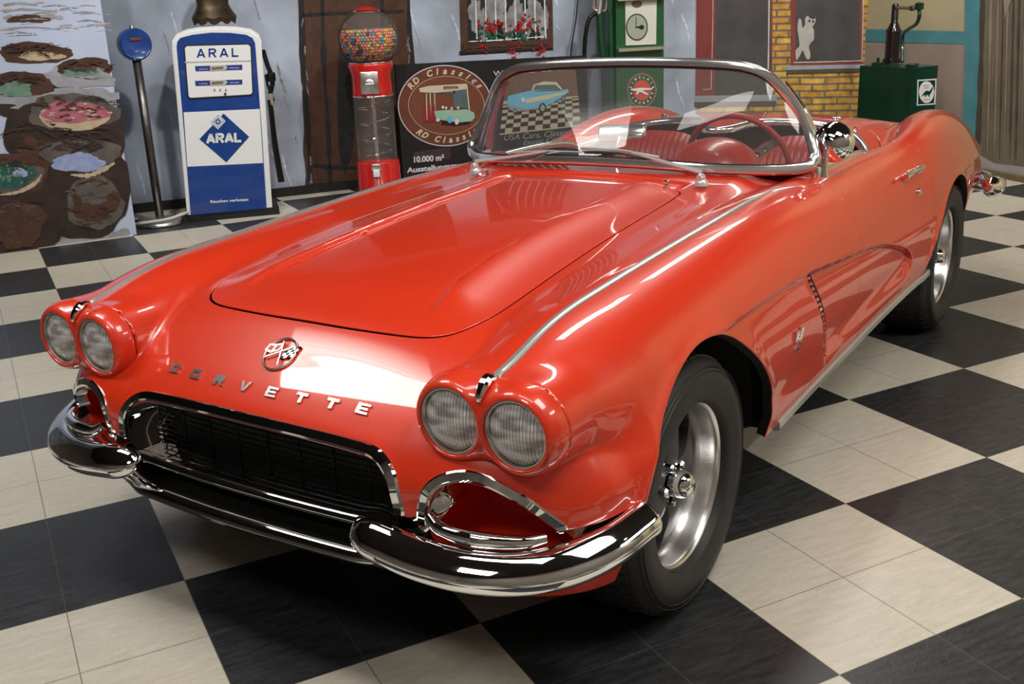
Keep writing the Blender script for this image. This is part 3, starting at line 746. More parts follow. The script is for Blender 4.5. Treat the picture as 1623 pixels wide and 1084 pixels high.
# wheels
def rim_profile(w):
    return [(a_*1.042, b_) for a_, b_ in [(.2055, 0), (.2075, -.004), (.2050, -.011), (.1975, -.016), (.1935, -.022), (.1925, -.030), (.1900, -.040), (.1890, -.060), (.1860, -.068), (.1800, -.088), (.1770, -.105), (.170, -.13), (.165, -w)]]
def make_wheel(name, xc, ylip, zc, w, sy, R=.3275, tw=.215, rot=0.3, lab=None):
    root = empty(name, (xc, 0, 0)); root.parent = car
    def put(nm, VF, m, par=root, auto=35):
        V = [(v[0]+0, (v[1]+ylip), v[2]+zc) for v in VF[0]]; F = VF[1]
        if sy < 0: V = [(a, -b, c) for a, b, c in V]; F = [tuple(reversed(f)) for f in F]
        return mesh(nm, V, F, m, par, True, auto=auto)
    # tyre
    b_ = .003; r0 = .2125
    prof = [(r0-.004, -.016), (r0, -.006), (r0+.010, .008), (.245, b_+.010), (.270, b_+.013), (.295, b_+.008), (.312, b_-.006), (.3225, b_-.020), (.3265, b_-.040), (R, b_-.060), (R, b_-tw+.06), (.3225, b_-tw+.02), (.295, b_-tw), (.25, b_-tw-.006), (.205, b_-tw+.02)]
    q = [np.array([a, 0, h]) for a, h in prof]; sm = [(v[0], v[2]) for v in catmull(q, 3)]
    V, F = lathe([(a, h) for a, h in sm], 96, 'y', cap=False)
    ty = put('tyre', (V, F), M['rubber'])
    mb = MB()   # tread blocks
    for j, (h0, h1) in enumerate([(-.052, -.022), (-.090, -.060), (-.128, -.098), (-.166, -.136)]):
        for i in range(56):
            a = 2*PI*(i+.5*(j % 2))/56; da = 2*PI/56*.36; rr = R+.0035 if j else R+.001
            P = []
            for r_ in (R-.006, rr):
                for aa, h in ((a-da, h0+b_), (a+da, h0+b_+.004), (a+da, h1+b_), (a-da, h1+b_-.004)): P.append((r_*math.cos(aa), h, r_*math.sin(aa)))
            mb.add(P, [(0, 1, 2, 3), (7, 6, 5, 4), (0, 4, 5, 1), (1, 5, 6, 2), (2, 6, 7, 3), (3, 7, 4, 0)])
    t2 = put('tread', (mb.V, mb.F), M['rubber'], ty)
    for k in range(2):
        V, F = lathe([(.292+.012*k, b_+.0095-.003*k), (.2935+.012*k, b_+.0115-.003*k), (.295+.012*k, b_+.0085-.003*k)], 96, 'y', cap=False)
        put('sidewall_rib', (V, F), M['rubber'], ty)
    V, F = lathe(rim_profile(w), 96, 'y', cap=False); rm = put('rim', (V, [tuple(reversed(f)) for f in F]), M['alu'], auto=28)
    # brake drum as a black disc, brought forward to darken the spoke gaps
    V, F = lathe([(.184, -.104), (.16, -.103), (.0001, -.098)], 48, 'y', cap=False); put('dark_drum_disc', (V, F), M['black'])
    # five broad spokes
    for k in range(5):
        a0 = rot+2*PI*k/5; V = []; F = []; n = 12
        rs = np.linspace(.045, .186, n); yy = [-.060, -.058, -.057, -.058, -.060, -.063, -.066, -.070, -.074, -.078, -.082, -.086]
        wd = [.034, .033, .033, .034, .036, .039, .043, .048, .054, .061, .069, .078]
        for i in range(n):
            for sgn, dy in ((-1, -.030), (-1, -.004), (-.55, .004), (0, .006), (.55, .004), (1, -.004), (1, -.030)):
                u = rs[i]; t = sgn*wd[i]
                x = u*math.cos(a0)-t*math.sin(a0); z = u*math.sin(a0)+t*math.cos(a0); s_ = min(1, .190/math.hypot(x, z)); V.append((x*s_, yy[i]+dy, z*s_))
        for i in range(n-1):
            for j in range(6): F.append((i*7+j, i*7+j+1, (i+1)*7+j+1, (i+1)*7+j))
        put('spoke', (V, [tuple(reversed(f)) for f in F]), M['spoke'])
    V, F = lathe([(.062, -.10), (.062, -.066), (.056, -.060), (.036, -.060), (.036, -.035), (.034, -.018), (.027, -.004), (.016, .002), (.0001, .003)], 32, 'y', cap=False)
    put('hub_cap', (V, [tuple(reversed(f)) for f in F]), M['chrome'])
    for k in range(5):
        a0 = rot+PI/5+2*PI*k/5
        V, F = lathe([(.010, -.075), (.010, -.046), (.007, -.040), (.0001, -.039)], 6, 'y', (.052*math.cos(a0), 0, .052*math.sin(a0)), cap=False)
        put('lug_nut', (V, [tuple(reversed(f)) for f in F]), M['chrome'], auto=20)
    return root
for sy in (1, -1):
    make_wheel('front_wheel', 0, .841, .3275, .19, sy, rot=.55)
    make_wheel('rear_wheel', -2.59, .868, .3275, .20, sy, tw=.24, rot=.2)
for wr in [c for c in car.children if 'wheel' in c.name]: wr.location = (wr.location[0], 0, 0)
# dark wheel wells and floor pan
for sy in (1, -1):
    for xc in (0, -2.60):
        V = []; F = []; n = 20
        rx0, rx1 = (.50, .42) if xc == 0 else (.42, .44)
        for i in range(n+1):
            a = PI*i/n; ca = math.cos(a); R_ = (rx1 if ca > 0 else rx0)
            if xc == 0 and ca < 0: R_ = .53
            for y in (.79, .50): V.append((xc+R_*ca, sy*y, .275+.435*math.sin(a)**.7))
        for i in range(n): F.append((i*2, i*2+1, i*2+3, i*2+2))
        zq = .66 if xc == 0 else .74; xq = .40 if xc == 0 else .45; V += [(xc-.54, sy*.50, .2), (xc+xq, sy*.50, .2), (xc+xq, sy*.50, zq), (xc-.54, sy*.50, zq)]; k = len(V)-4; F.append((k, k+1, k+2, k+3))
        cpart('wheel_well', (V, F), M['black'], smooth=False)
mb = MB(); mb.add(*box(3.9, .99, .02, (-1.5, 0, .235))); mb.add(*box(1.66, 1.62, .02, (-1.40, 0, .262))); mb.add(*box(.02, 1.60, .44, (-.60, 0, .47))); mb.add(*box(.02, 1.60, .44, (-2.14, 0, .47)))
mb.add(*box(.14, .98, .02, (.50, 0, .30))); mb.add(*box(.8, .9, .02, (-3.2, 0, .33)))
body_pose(mb.build('floor_pan', M['black'], car, smooth=False))
mb = MB(); mb.add(*box(1.1, .9, .30, (-.10, 0, .50), .03)); body_pose(mb.build('engine', M['black'], car))
# sill mouldings
for sy in (1, -1):
    P = []; N = []
    for x in np.linspace(-.61, -2.33, 40):
        z = float(zbot(x))+.006; p = onbody((x, sy*.84, z+.012), (0, 1, 0)); P.append((x, p[1], z)); N.append((0, sy, 0))
    V, F = sweep(P, [(-.016, -.02), (-.016, .006), (-.008, .011), (.008, .011), (.016, .006), (.016, -.02)], up=N); cpart('sill_moulding', (V, F), M['satin'], auto=30)
# side vents and badges
for sy in (1, -1):
    mb = MB(); n = 17
    for i in range(n):
        t = i/(n-1); z = .662-t*.312; x = -.774-(.665-z)*.725; yb = abs(onbody((x+.03, sy*.84, z), (0, 1, 0))[1])
        wdt = .024+.010*t; y = yb-.002
        mb.add([(x-.004, sy*(y-.006), z-.0065), (x-wdt, sy*(y-.012), z-.0085), (x-wdt, sy*(y-.012), z+.0035), (x-.004, sy*(y-.006), z+.0065),
                (x-.004, sy*(y+.003), z-.0035), (x-wdt, sy*(y-.009), z-.0045), (x-wdt, sy*(y-.009), z+.0005), (x-.004, sy*(y+.003), z+.0030)],
               [(0, 1, 2, 3), (7, 6, 5, 4), (0, 4, 5, 1), (1, 5, 6, 2), (2, 6, 7, 3), (3, 7, 4, 0)], 1)
    P = []
    for t in np.linspace(-.02, 1.02, 20):
        z = .662-t*.312; x = -.776-(.665-z)*.725; yb = abs(onbody((x+.03, sy*.84, z), (0, 1, 0))[1]); P.append((x-.014-.006*t, sy*(yb-.010), z))
    mb.add(*sweep(P, [(-.016, -.005), (-.016, .001), (.016, .001), (.016, -.005)], up=(0, sy, 0)), 0)
    body_pose(mb.build('side_vent', [M['black'], M['chrome']], car, smooth=False))
    p = onbody((-.655, sy*.84, .512), (0, 1, 0)); n_ = nrm(p); mb = MB()
    mb.add(*quad(-.03, -.022, .012, .026, .005)); mb.add(*quad(.022, -.026, -.012, .024, .004))
    mb.add(*prism([(-.002, .000), (.020, -.004), (.034, .028), (.012, .034)], .007)); mb.add(*prism([(-.034, .004), (-.012, .000), (-.004, .030), (-.028, .030)], .007))
    mb.add(*prism([(-.02, -.03), (.012, -.034), (.016, -.026), (-.018, -.022)], .006))
    mb.V, mb.F = place((mb.V, mb.F), p, (-sy, 0, 0), n_); body_pose(mb.build('fender_badge', M['chrome'], car, smooth=False))
    # door handle and key lock
    p = onbody((-1.985, sy*.80, .775), (0, 1, 0)); n_ = nrm(p); mb = MB()
    mb.add(*box(.030, .022, .022, (-.055, 0, .008), .006)); mb.add(*box(.030, .024, .022, (.055, 0, .008), .006))
    mb.add(*sweep([(-.085, 0, .020), (-.04, .001, .024), (.03, .002, .024), (.075, 0, .018)], circ(.008, 10, .010)))
    mb.V = [tuple(np.array(v)*1.25) for v in mb.V]
    mb.V, mb.F = place((mb.V, mb.F), p, (-sy, 0, .12*0), n_); body_pose(mb.build('door_handle', M['chrome'], car))
    p = onbody((-2.03, sy*.80, .700), (0, 1, 0)); n_ = nrm(p); V, F = lathe([(.016, -.002), (.016, .006), (.011, .010), (.0001, .010)], 16)
    cpart('door_lock', place((V, F), p, (1, 0, 0), n_), M['chrome'])
    # deck latches and studs
    p = onbody((-2.47, sy*.41, .8), (0, 0, 1)); mb = MB(); mb.add(*box(.05, .022, .012, (0, 0, .006), .003)); mb.add(*box(.018, .04, .016, (.015, 0, .012), .004))
    mb.V = [tuple(np.array(v)+p) for v in mb.V]; body_pose(mb.build('deck_latch', M['chrome'], car))
    p = onbody((-2.37, sy*.517, .8), (0, 0, 1)); V, F = lathe([(.010, 0), (.009, .008), (.0001, .010)], 12); cpart('deck_stud', ([tuple(np.array(v)+p) for v in V], F), M['chrome'])
    # washer jets and wiper gear
    p = onbody((-.887, sy*.349, .8), (0, 0, 1)); mb = MB(); mb.add(*lathe([(.009, -.004), (.009, .008), (.005, .012)], 12)); mb.add(*box(.020, .012, .010, (-.004, 0, .016), .002))
    mb.V = [tuple(np.array(v)+p) for v in mb.V]; body_pose(mb.build('washer_jet', M['chrome'], car))
def wiper(piv, joint, blade, nm='wiper'):
    mb = MB(); p = np.array(piv)
    mb.add(*lathe([(.022, -.030), (.021, -.018), (.014, -.008), (.0001, -.004)], 20, c=p)); mb.add(*lathe([(.013, 0), (.013, .016), (.009, .022), (.0001, .023)], 16, 'x', c=p+np.array([-.004, 0, -.004])))
    mb.add(*sweep([p+np.array([0, 0, .012]), (p*.5+np.array(joint)*.5)+np.array([0, 0, .004]), joint], [(-.006, -.002), (-.006, .003), (.006, .003), (.006, -.002)], up=(.6, 0, .8), scale=[1.3, 1, .6]))
    mb.add(*sweep(blade, [(-.003, -.005), (-.003, .005), (.003, .005), (.003, -.005)], up=(.6, 0, .8)))
    mb.add(*sweep(np.array(blade)+np.array([-.004, 0, -.008]), [(-.0025, -.005), (-.0025, .003), (.0025, .003), (.0025, -.005)], up=(.6, 0, .8)), 1)
    body_pose(mb.build(nm, [M['wiper'], M['chrome_soft']], car))
wiper((-.942, .445, .918), (-1.048, .13, .972), [(-1.045, -.055, .975), (-1.05, .10, .972), (-1.056, .24, .953)])
wiper((-.942, -.445, .918), (-1.055, -.21, .958), [(-1.052, -.34, .948), (-1.058, -.21, .958), (-1.062, -.06, .957)])
# windshield
bot = [(-1.040, 0, .930), (-1.058, .2, .925), (-1.100, .40, .912), (-1.165, .55, .903), (-1.225, .64, .900)]
cor = [(-1.268, .690, .908), (-1.288, .705, .935), (-1.300, .694, .962)]
post = [(-1.316, .672, 1.01), (-1.320, .646, 1.06), (-1.313, .615, 1.11), (-1.297, .578, 1.16)]
topc = [(-1.285, .535, 1.203), (-1.274, .475, 1.229), (-1.264, .40, 1.242), (-1.250, .22, 1.252), (-1.245, 0, 1.256)]
half = bot+cor+post+topc
loop = catmull([p for p in half]+[(a, -b, c) for a, b, c in half[1:-1]][::-1], 6, True)
ctr = loop.mean(0)
upv = []
T_, _, _ = frames(loop, True)
for i, p in enumerate(loop):
    o = np.cross(T_[i], (1, 0, .25)); o = o if o@(p-ctr) > 0 else -o; upv.append(o/np.linalg.norm(o))
V, F = sweep(loop, [(-.018, -.016), (-.021, .000), (-.017, .010), (-.007, .014), (.007, .014), (.017, .010), (.021, .000), (.018, -.016), (.006, -.012), (0, -.018), (-.006, -.012)], True, up=np.array(upv))
cpart('windshield_frame', (V, F), M['frame_chrome'], auto=40)
V, F = sweep(loop, [(-.004, -.022), (-.004, -.008), (.006, -.008), (.006, -.022)], True, up=np.array(upv)); cpart('windshield_seal', (V, F), M['black'])
gl_pts = [(lambda q: q)(p) for p in half]
nb = 24; bl = catmull([(-1.288, -.705, .935)]+[(a, -b, c) for a, b, c in (bot[1:]+cor[:1])][::-1]+bot+cor[:2], 6); tl = catmull([(-1.288, -.705, .935), (-1.316, -.672, 1.01)]+[(a, -b, c) for a, b, c in (post+topc[:-1])]+topc[::-1]+post[::-1]+[(-1.316, .672, 1.01), (-1.288, .705, .935)], 6)
def resamp(P, n):
    P = np.array(P); L = np.concatenate([[0], np.cumsum(np.linalg.norm(np.diff(P, axis=0), axis=1))]); t = np.linspace(0, L[-1], n)
    return np.stack([np.interp(t, L, P[:, k]) for k in range(3)], 1)
# fill: rulings between the lower and upper edges, ordered by y
lowe = [(-1.300, -.694, .962), (-1.288, -.705, .935), (-1.268, -.690, .908)]+[(a, -b, c) for a, b, c in bot[::-1]][:-1]+bot+[(-1.268, .690, .908), (-1.288, .705, .935), (-1.300, .694, .962)]
uppe = [(a, -b, c) for a, b, c in [(-1.316, .672, 1.01), (-1.320, .646, 1.06), (-1.313, .615, 1.11), (-1.297, .578, 1.16)]+topc[:-1]]+topc[::-1]+[(-1.297, .578, 1.16), (-1.313, .615, 1.11), (-1.320, .646, 1.06), (-1.316, .672, 1.01)]
lo_ = resamp(catmull(lowe, 6), 50); up_ = resamp(catmull(uppe, 6), 50); V = []; F = []
for j in range(9):
    t = j/8
    for i in range(50): V.append(tuple(lo_[i]*(1-t)+up_[i]*t+np.array([.010*math.sin(PI*t)*(1-(2*i/49-1)**4), 0, 0])))
for j in range(8):
    for i in range(49): F.append((j*50+i, j*50+i+1, (j+1)*50+i+1, (j+1)*50+i))
cpart('windshield_glass', (V, F), M['glass'])
for sy in (1, -1):
    bp_ = catmull([(-1.362, sy*.566, 1.176), (-1.366, sy*.628, 1.092), (-1.372, sy*.664, 1.012), (-1.376, sy*.688, .94), (-1.380, sy*.700, .872)], 6)
    mb = MB(); mb.add(*sweep(bp_, [(-.006, -.030), (-.006, .020), (.0, .026), (.006, .020), (.006, -.030)], up=(1, 0, .25), scale=np.linspace(.35, 1.15, len(bp_))))
    mb.add(*box(.11, .030, .05, (-1.345, sy*.698, .882), .012))
    body_pose(mb.build('windshield_post', M['chrome'], car))
# door mirror (driver's side only)
mb = MB(); b0 = np.array([-1.335, .716, .850])
mb.add(*lathe([(.020, -.006), (.019, .004), (.012, .03), (.008, .06), (.007, .11), (.0001, .113)], 20, c=b0))
body_pose(mb.build('mirror_stem', M['chrome'], car))
V, F = lathe([(.0001, .030), (.02, .028), (.042, .018), (.056, .000), (.060, -.014), (.058, -.018), (.050, -.017), (.0001, -.015)], 36, 'x'); Rm = Euler((0, math.radians(-14), math.radians(14))).to_matrix()
V = [tuple(Rm @ (Vector(v)*1.14)+Vector((-1.372, .733, .978))) for v in V]; cpart('door_mirror', (V, F), M['chrome'])
# cockpit rim moulding
rim_pts = [(x, y) for x, y in ckp if x < -1.50]
iC = np.argmin([abs(y) if x > -2.2 and x < -2.0 else 9 for x, y in ckp])
ordered = sorted(range(len(ckp)), key=lambda i: i); cl = [tuple(c) for c in ckp]
st = [i for i in range(len(cl)) if cl[i][0] < -1.42]; P = []; N = []
for i in st:
    x, y = cl[i]; cc = np.array([-1.8, 0]); o = np.array([x, y])-cc; o /= np.linalg.norm(o); xo, yo = x+o[0]*.012, y+o[1]*.012
    p = onbody((xo, yo, .80), (0, 0, 1)); P.append(p+np.array([0, 0, .002])); N.append(nrm(p))
V, F = sweep(P, half_round(.034, .016, 8, -.012), up=(0, 0, 1)); cpart('cockpit_rim', (V, F), M['frame_chrome'], auto=40)
# ------------------------------------------------------------------ cockpit
mb = MB()
def grid_shell(fn, nu, nv):
    V = [tuple(fn(i/(nu-1), j/(nv-1))) for i in range(nu) for j in range(nv)]
    return V, [(i*nv+j, i*nv+j+1, (i+1)*nv+j+1, (i+1)*nv+j) for i in range(nu-1) for j in range(nv-1)]
mb.add(*box(1.05, 1.34, .02, (-1.72, 0, .30))); mb.add(*box(.02, 1.30, .36, (-1.20, 0, .47)))
body_pose(mb.build('cockpit_floor', M['carpet'], car, smooth=False))
# dash: padded top under the glass, instrument hood, passenger side roll
def dash(u, v):
    y = -.64+1.28*u; cx = -1.09-.20*abs(y/.64)**3
    ang = v*PI*.62; r = .10+.02*math.sin(PI*u)
    return (cx-.04-.19*math.sin(ang)*.9+0*r, y, .900-.0*v-.115*(1-math.cos(ang))+.012*math.sin(PI*v))
V, F = grid_shell(dash, 49, 16); cpart('dashboard', (V, F), M['vinyl2'])
mb = MB(); V = []; F = []; n = 40; m2 = 14
for j in range(m2+1):
    a = PI/2*j/m2
    for i in range(n):
        b_ = 2*PI*i/n; V.append((-1.335+.150*math.cos(b_)*math.cos(a), .325+.162*math.sin(b_)*math.cos(a), .868+.118*math.sin(a)))
for j in range(m2):
    for i in range(n): F.append((j*n+i, j*n+(i+1) % n, (j+1)*n+(i+1) % n, (j+1)*n+i))
body_pose(mesh('instrument_hood', V, F, M['vinyl2'], car))
# seats
def seat(y0):
    root = empty('seat', (-2.0, y0, .30)); root.parent = car; root.location = (-2.0, y0, .30)
    def back(u, v, front=True):
        y = (u-.5)*.50; top = .575-.10*abs(2*u-1)**3; z = .10+v*(top-.10)
        pl = .007*abs(math.sin(PI*(u-.5)*17))*(1 if .14 < u < .86 and v < .90 else .15)
        th = .075*math.sqrt(max(0, 1-max(abs(2*u-1)**5, (v)**7 if v > .5 else 0)))
        x = -.10-.16*v
        bol = .022*math.exp(-((abs(2*u-1)-.82)/.13)**2)
        return (x+(th*.6+pl+bol if front else -th), y, z)
    m_ = MB(); a = grid_shell(lambda u, v: back(u, v), 103, 16); b = grid_shell(lambda u, v: back(u, v, False), 41, 12)
    m_.add(*a); m_.add(b[0], [tuple(reversed(f)) for f in b[1]]); m_.build('backrest', M['vinyl'], root, auto=60)
    def cush(u, v):
        y = (u-.5)*.50; x = -.12+v*.50; pl = .006*abs(math.sin(PI*(u-.5)*17))*(1 if .14 < u < .86 and .06 < v < .92 else .1)
        e = max(abs(2*u-1)**6, abs(2*v-1)**6); return (x, y, .02+.13*math.sqrt(max(0, 1-e))+pl)
    m_ = MB(); m_.add(*grid_shell(cush, 103, 16)); m_.add(*box(.48, .48, .09, (.13, 0, .03), .02)); m_.build('seat_cushion', M['vinyl'], root, auto=60)
    return root
for y0 in (.335, -.335): seat(y0)
for sy in (1, -1):
    mb = MB(); mb.add(*box(.84, .02, .40, (-1.73, sy*.665, .62)))
    mb.add(*sweep([(-1.55, sy*.648, .66), (-1.72, sy*.635, .70), (-1.95, sy*.648, .68)], circ(.016, 10)), 0)
    body_pose(mb.build('door_trim_panel', M['vinyl'], car))
mb = MB(); mb.add(*box(.55, .16, .28, (-1.9, 0, .45), .05)); mb.add(*box(.05, 1.30, .50, (-2.34, 0, .55))); body_pose(mb.build('centre_console', M['vinyl'], car))
# steering wheel
M['spoke_grey'] = mat('brushed_spoke', (.33, .32, .31), .4, .3)
sw = empty('steering_wheel', (0, 0, 0)); sw.parent = car
sw.location = (-1.60, .300, .852+.0113*.335); sw.rotation_euler = (ROLL, 0, 0)
ax = np.array([-.94, 0, .34]); u1 = np.array([0, 1., 0]); u2 = np.cross(ax, u1); u2 = u2 if u2[2] > 0 else -u2
ring = [.198*(math.cos(t)*u1+math.sin(t)*u2) for t in np.linspace(0, 2*PI, 97)[:-1]]
V, F = sweep(ring, circ(.0115, 10), True, scale=[1+.07*math.sin(k*PI*.95) for k in range(96)]); mesh('wheel_rim', V, F, M['vinyl'], sw)
for a in (.55, PI+.25, -PI/2+.40):
    d = math.cos(a)*u1+math.sin(a)*u2; q = np.cross(ax, d)
    V = []; 
    for k in range(11):
        t = .025+.165*k/10; wd = .017
        for s1 in (-1, 1):
            for s2 in (-1, 1): V.append(tuple(d*t+q*wd*s1+ax*(.0015*s2-.03*(1-k/10))))
    F = [(k*4, k*4+2, k*4+6, k*4+4) for k in range(10)]+[(k*4+1, k*4+5, k*4+7, k*4+3) for k in range(10)]+[(k*4, k*4+4, k*4+5, k*4+1) for k in range(10)]+[(k*4+2, k*4+3, k*4+7, k*4+6) for k in range(10)]
    o = mesh('wheel_spoke', V, F, M['spoke_grey'], sw, smooth=False); m_ = MB()
    for k in range(3):
        c_ = d*(.07+.035*k)-ax*(.03*(1-(.045+.035*k)/.165)); 
        for s_ in (-1, 1):
            P = [c_+ax*.003*s_*(-1)+.0085*(math.cos(t)*d+math.sin(t)*q) for t in np.linspace(0, 2*PI, 17)[:-1]]; nn = len(m_.V); m_.add([tuple(p) for p in P], [tuple(range(16))], 0)
            P2 = [c_-ax*.003*s_+(.0085*(math.cos(t)*d+math.sin(t)*q)) for t in np.linspace(0, 2*PI, 17)[:-1]]; m_.add(*tube(P2, .0016, 6, True), 1)
    m_.build('spoke_hole', [M['vinyl'], M['chrome']], o)
V, F = lathe([(.03, -.05), (.035, -.03), (.032, 0), (.02, .012), (.0001, .014)], 24); R3 = Matrix((tuple(u1), tuple(u2), tuple(ax))).transposed()
mesh('horn_button', [tuple(R3 @ Vector(v)-Vector(ax)*.02) for v in V], F, M['vinyl2'], sw)
V, F = tube([-.05*ax, -.36*ax+np.array([0, 0, -.02])], .022, 12); mesh('steering_column', V, F, M['vinyl2'], sw)
# interior mirror
mb = MB(); mb.add(*lathe([(.030, 0), (.030, .004), (.012, .008)], 20, c=(-1.20, 0, .908))); mb.add(*tube([(-1.20, 0, .910), (-1.205, 0, .955), (-1.235, .0, 1.002)], .006, 10, scale=[1.3, .9, .9]))
V, F = box(.026, .185, .060, (0, 0, 0), .012, 3); Rm = Euler((math.radians(3), math.radians(-28), math.radians(6))).to_matrix()
mb.add([tuple(Rm @ Vector(v)+Vector((-1.245, .0, 1.008))) for v in V], F); body_pose(mb.build('interior_mirror', M['frame_chrome'], car))
# rear bumpers
for sy in (1, -1):
    P = catmull([(-3.30, sy*.90, .50), (-3.42, sy*.905, .49), (-3.55, sy*.88, .48), (-3.66, sy*.80, .475), (-3.73, sy*.66, .47), (-3.75, sy*.52, .47)], 6)
    sc = np.clip(np.minimum(np.arange(len(P)), len(P)-1-np.arange(len(P)))/4, .3, 1); V, F = tube(P, .052, 16, scale=sc); cpart('rear_bumper', (V, F), M['chrome'])
# ------------------------------------------------------------------ background: walls, murals and showroom things
CAMP = np.array(camo.location); RMc = np.array(camo.rotation_euler.to_matrix()); FPX = 1676.14
def hit(px, py, P0, ang, off=0.0):
    a = math.radians(ang); n = np.array([-math.sin(a), math.cos(a), 0.]); P0 = np.array([P0[0], P0[1], 0.])
    if (CAMP-P0)@n < 0: n = -n
    d = RMc @ np.array([(px-811.5)/FPX, -(py-542)/FPX, -1.]); t = ((P0+n*off-CAMP)@n)/(d@n); return CAMP+t*d
class Plane:
    def __init__(s, P0, ang): s.P0 = P0; s.a = ang
    def at(s, px, py, off=0.0): return hit(px, py, s.P0, s.a, off)
    clampx = None
    def poly(s, mb, pts, m, off=.002):
        if s.clampx: pts = [(min(x, s.clampx(y)), min(y, 398)) for x, y in pts]
        mb.add([s.at(x, y, off) for x, y in pts], [tuple(range(len(pts)))], m)
    def blob(s, mb, cx, cy, rx, ry, m, off=.002, n=40, wob=.06, rot=0, sq=2.0):
        ph = [random.uniform(0, 6.28) for _ in range(4)]; P = []
        for i in range(n):
            t = 2*PI*i/n; r = 1+wob*(math.sin(3*t+ph[0])+.7*math.sin(5*t+ph[1])+.5*math.sin(9*t+ph[2])+.4*math.sin(14*t+ph[3]))
            u, v = rx*r*math.copysign(abs(math.cos(t))**(2/sq), math.cos(t)), ry*r*math.copysign(abs(math.sin(t))**(2/sq), math.sin(t))
            P.append((cx+u*math.cos(rot)-v*math.sin(rot), cy+u*math.sin(rot)+v*math.cos(rot)))
        s.poly(mb, P, m, off)
    def stroke(s, mb, pts, w, m, off=.003, rough=.25, taper=False):
        P = catmull([(a, b, 0) for a, b in pts], 8)[:, :2]; n = len(P); L = []; R = []
        for i in range(n):
            d = P[min(i+1, n-1)]-P[max(i-1, 0)]; d = d/(np.linalg.norm(d)+1e-9); q = np.array([-d[1], d[0]])
            ww = w/2*(1+rough*random.uniform(-1, 1))*(math.sin(PI*(i+.6)/(n+.2))**.5 if taper else 1); L.append(P[i]+q*ww); R.append(P[i]-q*ww)
        if s.clampx: L = [np.array([min(p[0], s.clampx(p[1])), p[1]]) for p in L]; R = [np.array([min(p[0], s.clampx(p[1])), p[1]]) for p in R]
        V = [s.at(*p, off) for p in L]+[s.at(*p, off) for p in R]; mb.add(V, [(i, i+1, n+i+1, n+i) for i in range(n-1)], m)
    def text(s, mb, st, x0, y0, x1, y1, hpx, m, off=.003, bold=0.0, shear=0.0, vdir=None):
        """text from (x0,y0) to (x1,y1) along its middle line, cap height hpx"""
        V, F = textVF(st, 1.0, 0, bold, 'LEFT', 1.0, shear); A = np.array(V); lo = A.min(0); hi = A.max(0)
        d = np.array([x1-x0, y1-y0]); q = vdir or (-.03, -1)
        up = np.array(q)*hpx/.73
        W_ = [s.at(*(np.array([x0, y0])+d*(v[0]-lo[0])/(hi[0]-lo[0])+up*(v[1]-.0)), off) for v in A]; mb.add(W_, F, m)
    def arc(s, mb, st, cx, cy, rx, ry, a0, a1, hpx, m, off=.004, bold=.02, inside=False, shear=0, wfac=1.0):
        for k, ch in enumerate(st):
            if ch == ' ': continue
            a = math.radians(a0+(a1-a0)*k/(len(st)-1)); V, F = textVF(ch, 1.0, 0, bold, 'CENTER', 1.0, shear); c = np.array([cx+rx*math.cos(a), cy-ry*math.sin(a)])
            t = np.array([-rx*math.sin(a), -ry*math.cos(a)]); t /= np.linalg.norm(t); n = np.array([rx*math.cos(a)/rx, -ry*math.sin(a)/ry]); n /= np.linalg.norm(n)
            t, n = (-t, n) if not inside else (t, -n)
            mb.add([s.at(*(c+t*v[0]*hpx*1.3*wfac+n*v[1]*hpx*1.3), off) for v in V], F, m)
def pm(name, c, c2=None, sc=20, rough=.8, con=1.6, det=6, spec=.3):
    M[name] = mat(name, c, rough, spec=spec, noise=(sc, c2 or tuple(x*.75 for x in c), det, con)); return M[name]
def block(pl, mb, st, x0, y0, x1, y1, h, w_, m, off, gap=.28):
    """block capitals A R L made of strokes, standing on the line (x0,y0)-(x1,y1)"""
    n = len(st); cw = 1/(n+gap*(n-1)); d = np.array([x1-x0, y1-y0]); up = np.array([-.03, -1.])*h
    S = {'A': [[(0, 0), (.5, 1)], [(.5, 1), (1, 0)], [(.22, .30), (.78, .30)]], 'R': [[(.08, 0), (.08, 1)], [(.0, .93), (.62, .93), (.88, .84), (.90, .66), (.64, .50), (.08, .48)], [(.5, .50), (.95, 0)]], 'L': [[(.08, 0), (.08, 1)], [(.0, .07), (.9, .07)]]}
    for k, ch in enumerate(st):
        for L_ in S[ch]:
            P = [np.array([x0, y0])+d*((k*(1+gap)+u)*cw)+up*v for u, v in L_]
            if len(P) == 2: P = [P[0], (P[0]+P[1])/2, P[1]]
            pl.stroke(mb, [tuple(p) for p in P], w_, m, off, 0)
# --- painted wall
pm('mural_blue', (.42, .48, .60), (.25, .28, .34), 2.2, con=3.2, det=12); pm('mural_brown', (.10, .045, .028), (.045, .024, .018), 9); pm('mural_black', (.012, .012, .014), (.03, .028, .03), 14)
pm('mural_grey', (.09, .09, .095), (.35, .36, .38), 12); pm('mural_white', (.72, .74, .78), (.45, .48, .52), 18); pm('mural_red', (.45, .012, .015), (.25, .01, .012), 30)
pm('mural_green', (.02, .13, .05), (.01, .05, .06), 30); pm('mural_darkbrown', (.045, .022, .016), (.10, .05, .035), 10); pm('mural_pale', (.62, .68, .80), (.48, .54, .68), 5)
WM = Plane(P_M0, A_M); mb = MB()
mats = ['mural_blue', 'mural_brown', 'mural_black', 'mural_grey', 'mural_white', 'mural_red', 'mural_green', 'mural_darkbrown', 'mural_pale']
a, b = P_ML, P_BM; mb.add([(a[0], a[1], 0), (b[0], b[1], 0), (b[0], b[1], WALL_H), (a[0], a[1], WALL_H)], [(0, 1, 2, 3)], 0)
